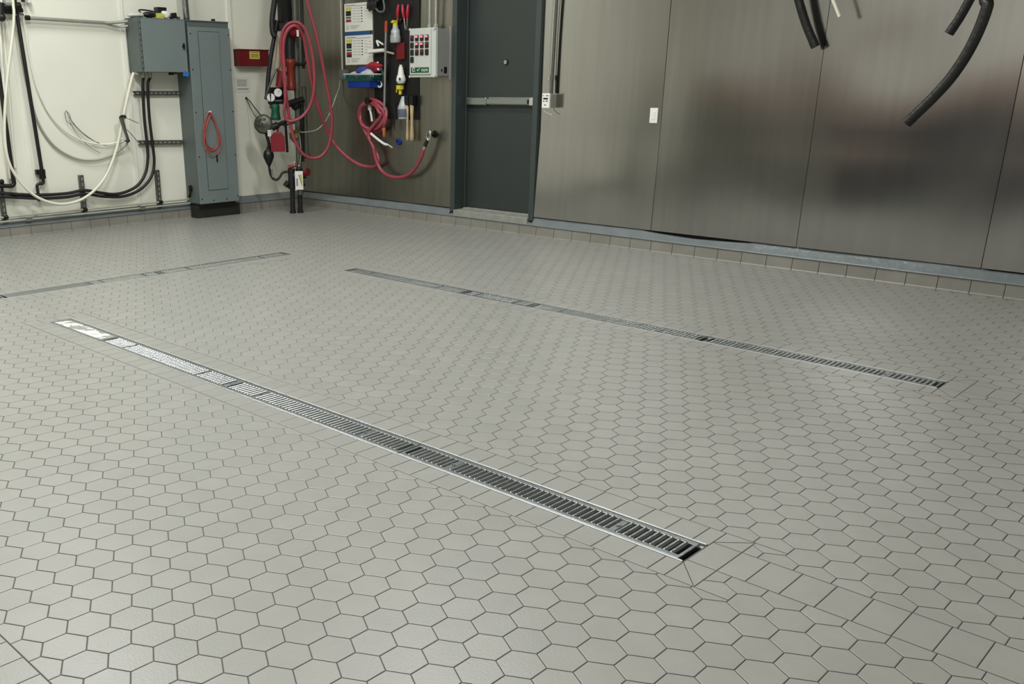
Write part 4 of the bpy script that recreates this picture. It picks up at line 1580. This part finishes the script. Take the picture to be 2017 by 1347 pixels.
for nm, m, c, rr, lab in (('rag', m_rag_red, (-.66, YB - .07, 1.475), (.13, .05, .045), 'red rag heaped at the back of the blue basket'),
                      ('rag', m_rag_blue, (-.76, YB - .09, 1.43), (.12, .055, .05), 'blue rag heaped in the middle of the blue basket'),
                      ('plastic_bag', m_bag, (-.70, YB - .125, 1.395), (.085, .045, .055), 'clear crumpled bag at the front of the blue basket'),
                      ('plastic_bag', m_bag, (-.90, YB - .10, 1.395), (.075, .06, .035), 'pale bag spilling over the left end of the blue basket')):
    b = MB()
    b.ball(c, rr, 22, 12)
    b.crumple(.022, 16)
    b.crumple(.008, 45)
    tag(b.build(nm, m), lab, nm.replace('_', ' '))
t = thing('spray_gun', (-.55, YB - .06, 1.30), 'dark green spray gun between the basket and the pole', 'spray gun')
b = MB()
b.cyl((-.60, YB - .06, 1.50), (-.545, YB - .06, 1.43), .022)
b.tube([(-.56, YB - .06, 1.45), (-.53, YB - .06, 1.40), (-.545, YB - .06, 1.33)], .016, 8)
b.build('gun_body', m_gun, t)
b = MB()
b.cyl((-.615, YB - .06, 1.515), (-.60, YB - .06, 1.497), .012)
b.cyl((-.59, YB - .085, 1.46), (-.565, YB - .085, 1.44), .010)
b.build('nozzle', m_white, t)

# lower spray bottles and brushes
t = thing('squeeze_bottle', (-.31, YB - .05, 1.36), 'white bottle hung upside down above the yellow trigger on the black board', 'bottle')
b = MB()
b.lathe((-0.279,-0.010,1.311), (-.02, 0, 1), [(0, .030), (.01, .040), (.035, .050), (.075, .040), (.085, .032), (.13, .026), (.135, .022), (.155, .022), (.158, .014), (.175, .014)], 18)
b.build('bottle', m_white, t)
b = MB()
b.box((-0.255,-0.065,1.367), (-0.237,-0.058,1.344))
b.build('print', m_ink_dark, t)
t = thing('spray_bottle', (-.26, YB - .06, .98), 'clear spray bottle with slate label and yellow trigger, lower on the black board', 'spray bottle')
b = MB()
o = Vector((-0.245,-0.010,0.980))
b.lathe(o, (-.02, 0, 1), [(0, .052), (.008, .056), (.09, .058), (.115, .056), (.145, .042), (.19, .026), (.20, .020), (.215, .018)], 20)
b.build('bottle', m_spray_body, t)
b = MB()
b.lathe(o + Vector((0, 0, .018)), (-.02, 0, 1), [(0, .0565), (.004, .0578), (.07, .0592), (.078, .058)], 20)
b.build('label_wrap', m_spray_label, t)
b = MB()
q = Vector((-0.291,-0.010,1.212))
b.cyl(q, q + Vector((0, 0, -.014)), .021)
b.build('neck_ring', m_black_plastic, t)
b = MB()
b.cyl(q, q + Vector((.002, 0, .05)), .017)
b.box(q + Vector((-.028, -.03, .045)), q + Vector((.028, .02, .085)))
b.tube([q + Vector((-.02, -.01, .07)), q + Vector((-.036, -.012, .045)), q + Vector((-.04, -.012, .02))], .008, 8)
b.tube([q + Vector((.02, -.01, .06)), q + Vector((.04, -.012, .05))], .008, 8)
b.build('trigger_head', m_yellow, t, bevel=.006)
for k, lab in ((0, 'left of two wooden brush handles hanging below the black board'), (1, 'right and thicker of two wooden brush handles hanging below the black board')):
    t = thing('hand_brush', (-.19 + .07 * k, YB - .06, .78), lab, 'brush', 'wooden hand brushes')
    x = -.192 + .062 * k
    b = MB()
    b.lathe((x, YB - .06, .775), (0, 0, 1), [(0, .010 + .004 * k), (.012, .014 + .005 * k), (.05, .017 + .005 * k), (.16, .010 + .003 * k), (.24, .013 + .004 * k), (.34, .016 + .004 * k)], 12)
    b.build('handle', m_wood, t)
    b = MB()
    b.box((x - .026, YB - .080, 1.112), (x + .026, YB - .014, 1.20))
    b.build('bristle_head', m_board, t, bevel=.006)
b = MB()
b.tube([(-0.402,0.010,1.120), (-0.382,0.000,0.990), (-0.376,-0.010,0.893), (-0.362,-0.010,0.873)], .005, 8)
b.cyl((-0.402,0.010,1.115), (-.385, YB - .012, 1.13), .005)
tag(b.build('wire_hook', m_dark_metal), 'thin bent wire hook hanging left of the lower spray bottle', 'hook')
t = thing('blue_plug', (-.365, YB - .02, .755), 'bright blue plug on the steel wall below the black board', 'plug')
b = MB()
b.cyl((-.365, YB, .757), (-.365, YB - .025, .757), .036, .030, n=20)
b.build('cap', m_blue, t)
b = MB()
b.ball((-.372, YB - .026, .772), (.016, .008, .016), 12, 7)
b.build('socket', m_black_plastic, t)

# ------------------------------------------------------------------ control box
t = thing('control_box', (.16, YB - .10, 1.36), 'pale grey control box with rows of red lit switches left of the door', 'control box')
x0, x1, z0, z1 = .005, .330, 1.372, 1.790
yf = YB - .215
b = MB()
b.box((x0 + .005, yf + .03, z0 + .003), (x1 - .005, YB - .004, z1 - .003))
b.build('enclosure', m_ctrl_side, t, bevel=.004)
b = MB()
b.box((x0 - .006, yf - .002, z0 - .006), (x1 + .004, yf + .03, z1 + .006))
b.build('lid_flange', m_ctrl, t, bevel=.005)
b = MB()
b.box((x0 + .004, yf - .016, z0 + .020), (x1 - .050, yf - .002, z1 - .002))
lid = b.build('front_plate', m_ctrl, t, bevel=.004)
for x in (x0 + .004, x1 - .006):
    for z in (z0 + .002, z1 - .002):
        b = MB()
        b.cyl((x, yf - .002, z), (x, yf - .016, z), .011, n=12)
        b.build('lid_screw', m_ctrl, t)
b = MB()
b.box((x1 - .004, YB - .03, z0 - .03), (x1 + .018, YB - .004, z1 + .02))
b.build('mounting_ear', m_ctrl_side, t, bevel=.004)
LIT = [[1, 2, 2, 2], [0, 2, 2, 1], [0, 1, 1, 0], [0]]
for r_, row in enumerate(LIT):
    for c_, lit in enumerate(row):
        cx = x0 + .040 + c_ * .0640
        cz = z1 - .080 - r_ * .0625
        b = MB()
        b.box((cx - .022, yf - .026, cz - .026), (cx + .022, yf - .016, cz + .026))
        sw = b.build('rocker_switch', m_black_plastic, t, bevel=.006)
        b = MB()
        b.box((cx - .016, yf - .029, cz + .002), (cx + .016, yf - .025, cz + .020))
        if lit:
            b.build('lit_lens', m_led if lit == 2 else m_red, sw, bevel=.004)
        else:
            b.build('lens', m_ink_dark, sw, bevel=.004)
b = MB()
b.box((x0 + .022, yf - .0175, z0 + .034), (x0 + .258, yf - .016, z0 + .082))
lg = b.build('logo_plate', m_green_logo, t, bevel=.0005)
b = MB()
text_mesh(b, '\u03b1', (x0 + .038, yf - .0178, z0 + .044), (1, 0, 0), (0, 0, 1), .066)
text_mesh(b, 'num', (x0 + .162, yf - .0178, z0 + .046), (1, 0, 0), (0, 0, 1), .048)
yy = yf - .0180
b.add([(x0 + .103, yy, z0 + .060), (x0 + .111, yy, z0 + .050), (x0 + .117, yy, z0 + .056), (x0 + .106, yy, z0 + .066)], [(0, 1, 2, 3)])
b.add([(x0 + .109, yy, z0 + .052), (x0 + .114, yy, z0 + .048), (x0 + .142, yy, z0 + .074), (x0 + .134, yy, z0 + .074)], [(0, 1, 2, 3)])
b.build('lettering', m_white, lg)
b = MB()
b.box((x1 - .006, YB - .095, z0 + .03), (x1 - .001, YB - .055, z0 + .085))
b.cyl((x1 - .006, YB - .125, z0 + .055), (x1 - .002, YB - .125, z0 + .055), .010, n=12)
b.build('side_socket', m_black_plastic, t, bevel=.002)
for k, x in ((0, .105), (1, .185)):
    t = thing('wall_conduit', (x, YB - .06, 1.80), ('left' if k == 0 else 'right') + ' of two steel conduits rising from the control box', 'conduit', 'control box conduits')
    b = MB()
    b.cyl((x, YB - .06, 1.80), (x, YB - .06, ZC), .0135)
    b.build('pipe', m_galv, t)
    b = MB()
    b.cyl((x, YB - .06, 1.792), (x, YB - .06, 1.835), .022, n=14)
    b.cyl((x, YB - .06, 1.812), (x, YB - .06, 1.824), .026, n=8)
    b.build('connector', m_galv, t)

# ------------------------------------------------------------------ right of the door
t = thing('timer_outlet', (1.53, YB - .05, 1.10), 'grey outlet box with a white printed timer cover right of the door', 'outlet')
b = MB()
b.box((1.487, YB - .085, 1.108), (1.562, YB, 1.222))
b.build('outlet_box', m_galv, t, bevel=.004)
b = MB()
b.box((1.482, YB - .103, 1.106), (1.562, YB - .085, 1.226))
cv = b.build('timer_cover', m_white, t, bevel=.003)
b = MB()
yy = YB - .1036
for u0, u1, v0, v1 in ((.10, .25, .14, .18), (.5, .85, .14, .19), (.18, .80, .30, .42), (.16, .36, .50, .56), (.52, .78, .49, .56)):
    b.add([(1.482 + .08 * u0, yy, 1.226 - .12 * v1), (1.482 + .08 * u1, yy, 1.226 - .12 * v1), (1.482 + .08 * u1, yy, 1.226 - .12 * v0), (1.482 + .08 * u0, yy, 1.226 - .12 * v0)], [(0, 1, 2, 3)])
b.add([(1.482 + .08 * u, yy, 1.226 - .12 * v) for u, v in ((.30, .82), (.60, .82), (.45, .73))], [(0, 1, 2)])
b.build('print', m_ink_dark, cv)
b = MB()
b.tube([(1.482, YB - .09, 1.135), (1.474, YB - .08, 1.115), (1.482, YB - .07, 1.09), (1.50, YB - .07, 1.075), (1.53, YB - .06, 1.06), (1.56, YB - .06, 1.052)], .003, 6)
b.build('loose_wire', m_white_cable, t)
b = MB()
b.cyl((1.536, YB - .045, 1.222), (1.585, YB - .045, ZC), .0135)
tag(b.build('wall_conduit', m_grey_pipe), 'dark conduit rising from the timer outlet right of the door', 'conduit')
b = MB()
b.cyl((1.510, YB - .05, 1.225), (1.506, YB - .05, 1.37), .007)
b.cyl((1.508, YB - .05, 1.33), (1.507, YB - .05, 1.37), .012)
b.tube([(1.506, YB - .05, 1.37), (1.505, YB - .05, 1.6), (1.512, YB - .05, 1.95), (1.522, YB - .05, 2.4)], .004, 6)
tag(b.build('thin_cable', m_galv), 'thin cable with a plug running up beside the dark conduit', 'cable')
t = thing('light_switch', (2.52, YB, 1.0), 'white wall plate alone on the steel wall between two seams', 'wall plate')
b = MB()
b.box((2.483, YB - .010, 1.003), (2.553, YB + .004, 1.117))
b.build('plate', m_white, t, bevel=.003)
b = MB()
b.box((2.502, YB - .0125, 1.028), (2.534, YB - .009, 1.092))
b.build('rocker', m_paper, t, bevel=.002)

# hanging hoses in the upper right
def hose(pts, r, label, m=None, mend=None):
    t = thing('hanging_hose', tuple(pts[-1]), label, 'hose', None if m else 'black suction hoses')
    b = MB()
    P = spline(pts, 10)
    b.tube(P, r, 16, raw=True)
    b.build('hose', m or m_hose_black, t)
    e = (P[-1] - P[-3]).normalized()
    if not m:
        b = MB()
        b.tube([P[-1] - e * .035, P[-1] - e * .01, P[-1] + e * .004], r * 1.04, 16, caps=False)
        b.build('end_cuff', m_black_rubber, t)
        b = MB()
        b.cyl(P[-1] + e * .0005, P[-1] + e * .003, r * .4, n=14)
        b.build('end_bore', m_chrome, t)
    return t


hose([(3.3, -.10, 4.55), (3.45, -.10, 3.2), (3.514,-0.080,2.072), (3.589,-0.080,1.925), (3.637,-0.070,1.797), (3.691,-0.050,1.667), (3.760,-0.030,1.534)], .029, 'short black hose end hanging close to the steel wall at the top of the photo')
hose([(3.2, -.22, 4.55), (3.5, -.2, 3.2), (3.745,-0.150,2.047), (3.832,-0.150,1.904), (3.892,-0.140,1.794), (3.937,-0.130,1.706)], .011, 'white hose end hanging beside the short black hose', m_white_cable)
hose([(5.75, -1.6, 4.55), (5.45, -1.5, 2.75), (5.097,-1.350,1.817), (5.069,-1.350,1.740), (5.042,-1.350,1.667), (5.014,-1.350,1.595), (4.980,-1.350,1.527)], .022, 'upper right black hose end, shorter than the curved one beside it')
hose([(5.55, -1.9, 4.55), (5.45, -1.7, 2.75), (5.182,-1.550,1.784), (5.182,-1.550,1.622), (5.149,-1.550,1.469), (5.091,-1.550,1.333), (5.017,-1.550,1.224), (4.917,-1.550,1.104)], .026, 'long black hose curving down in front of the steel wall, upper right')
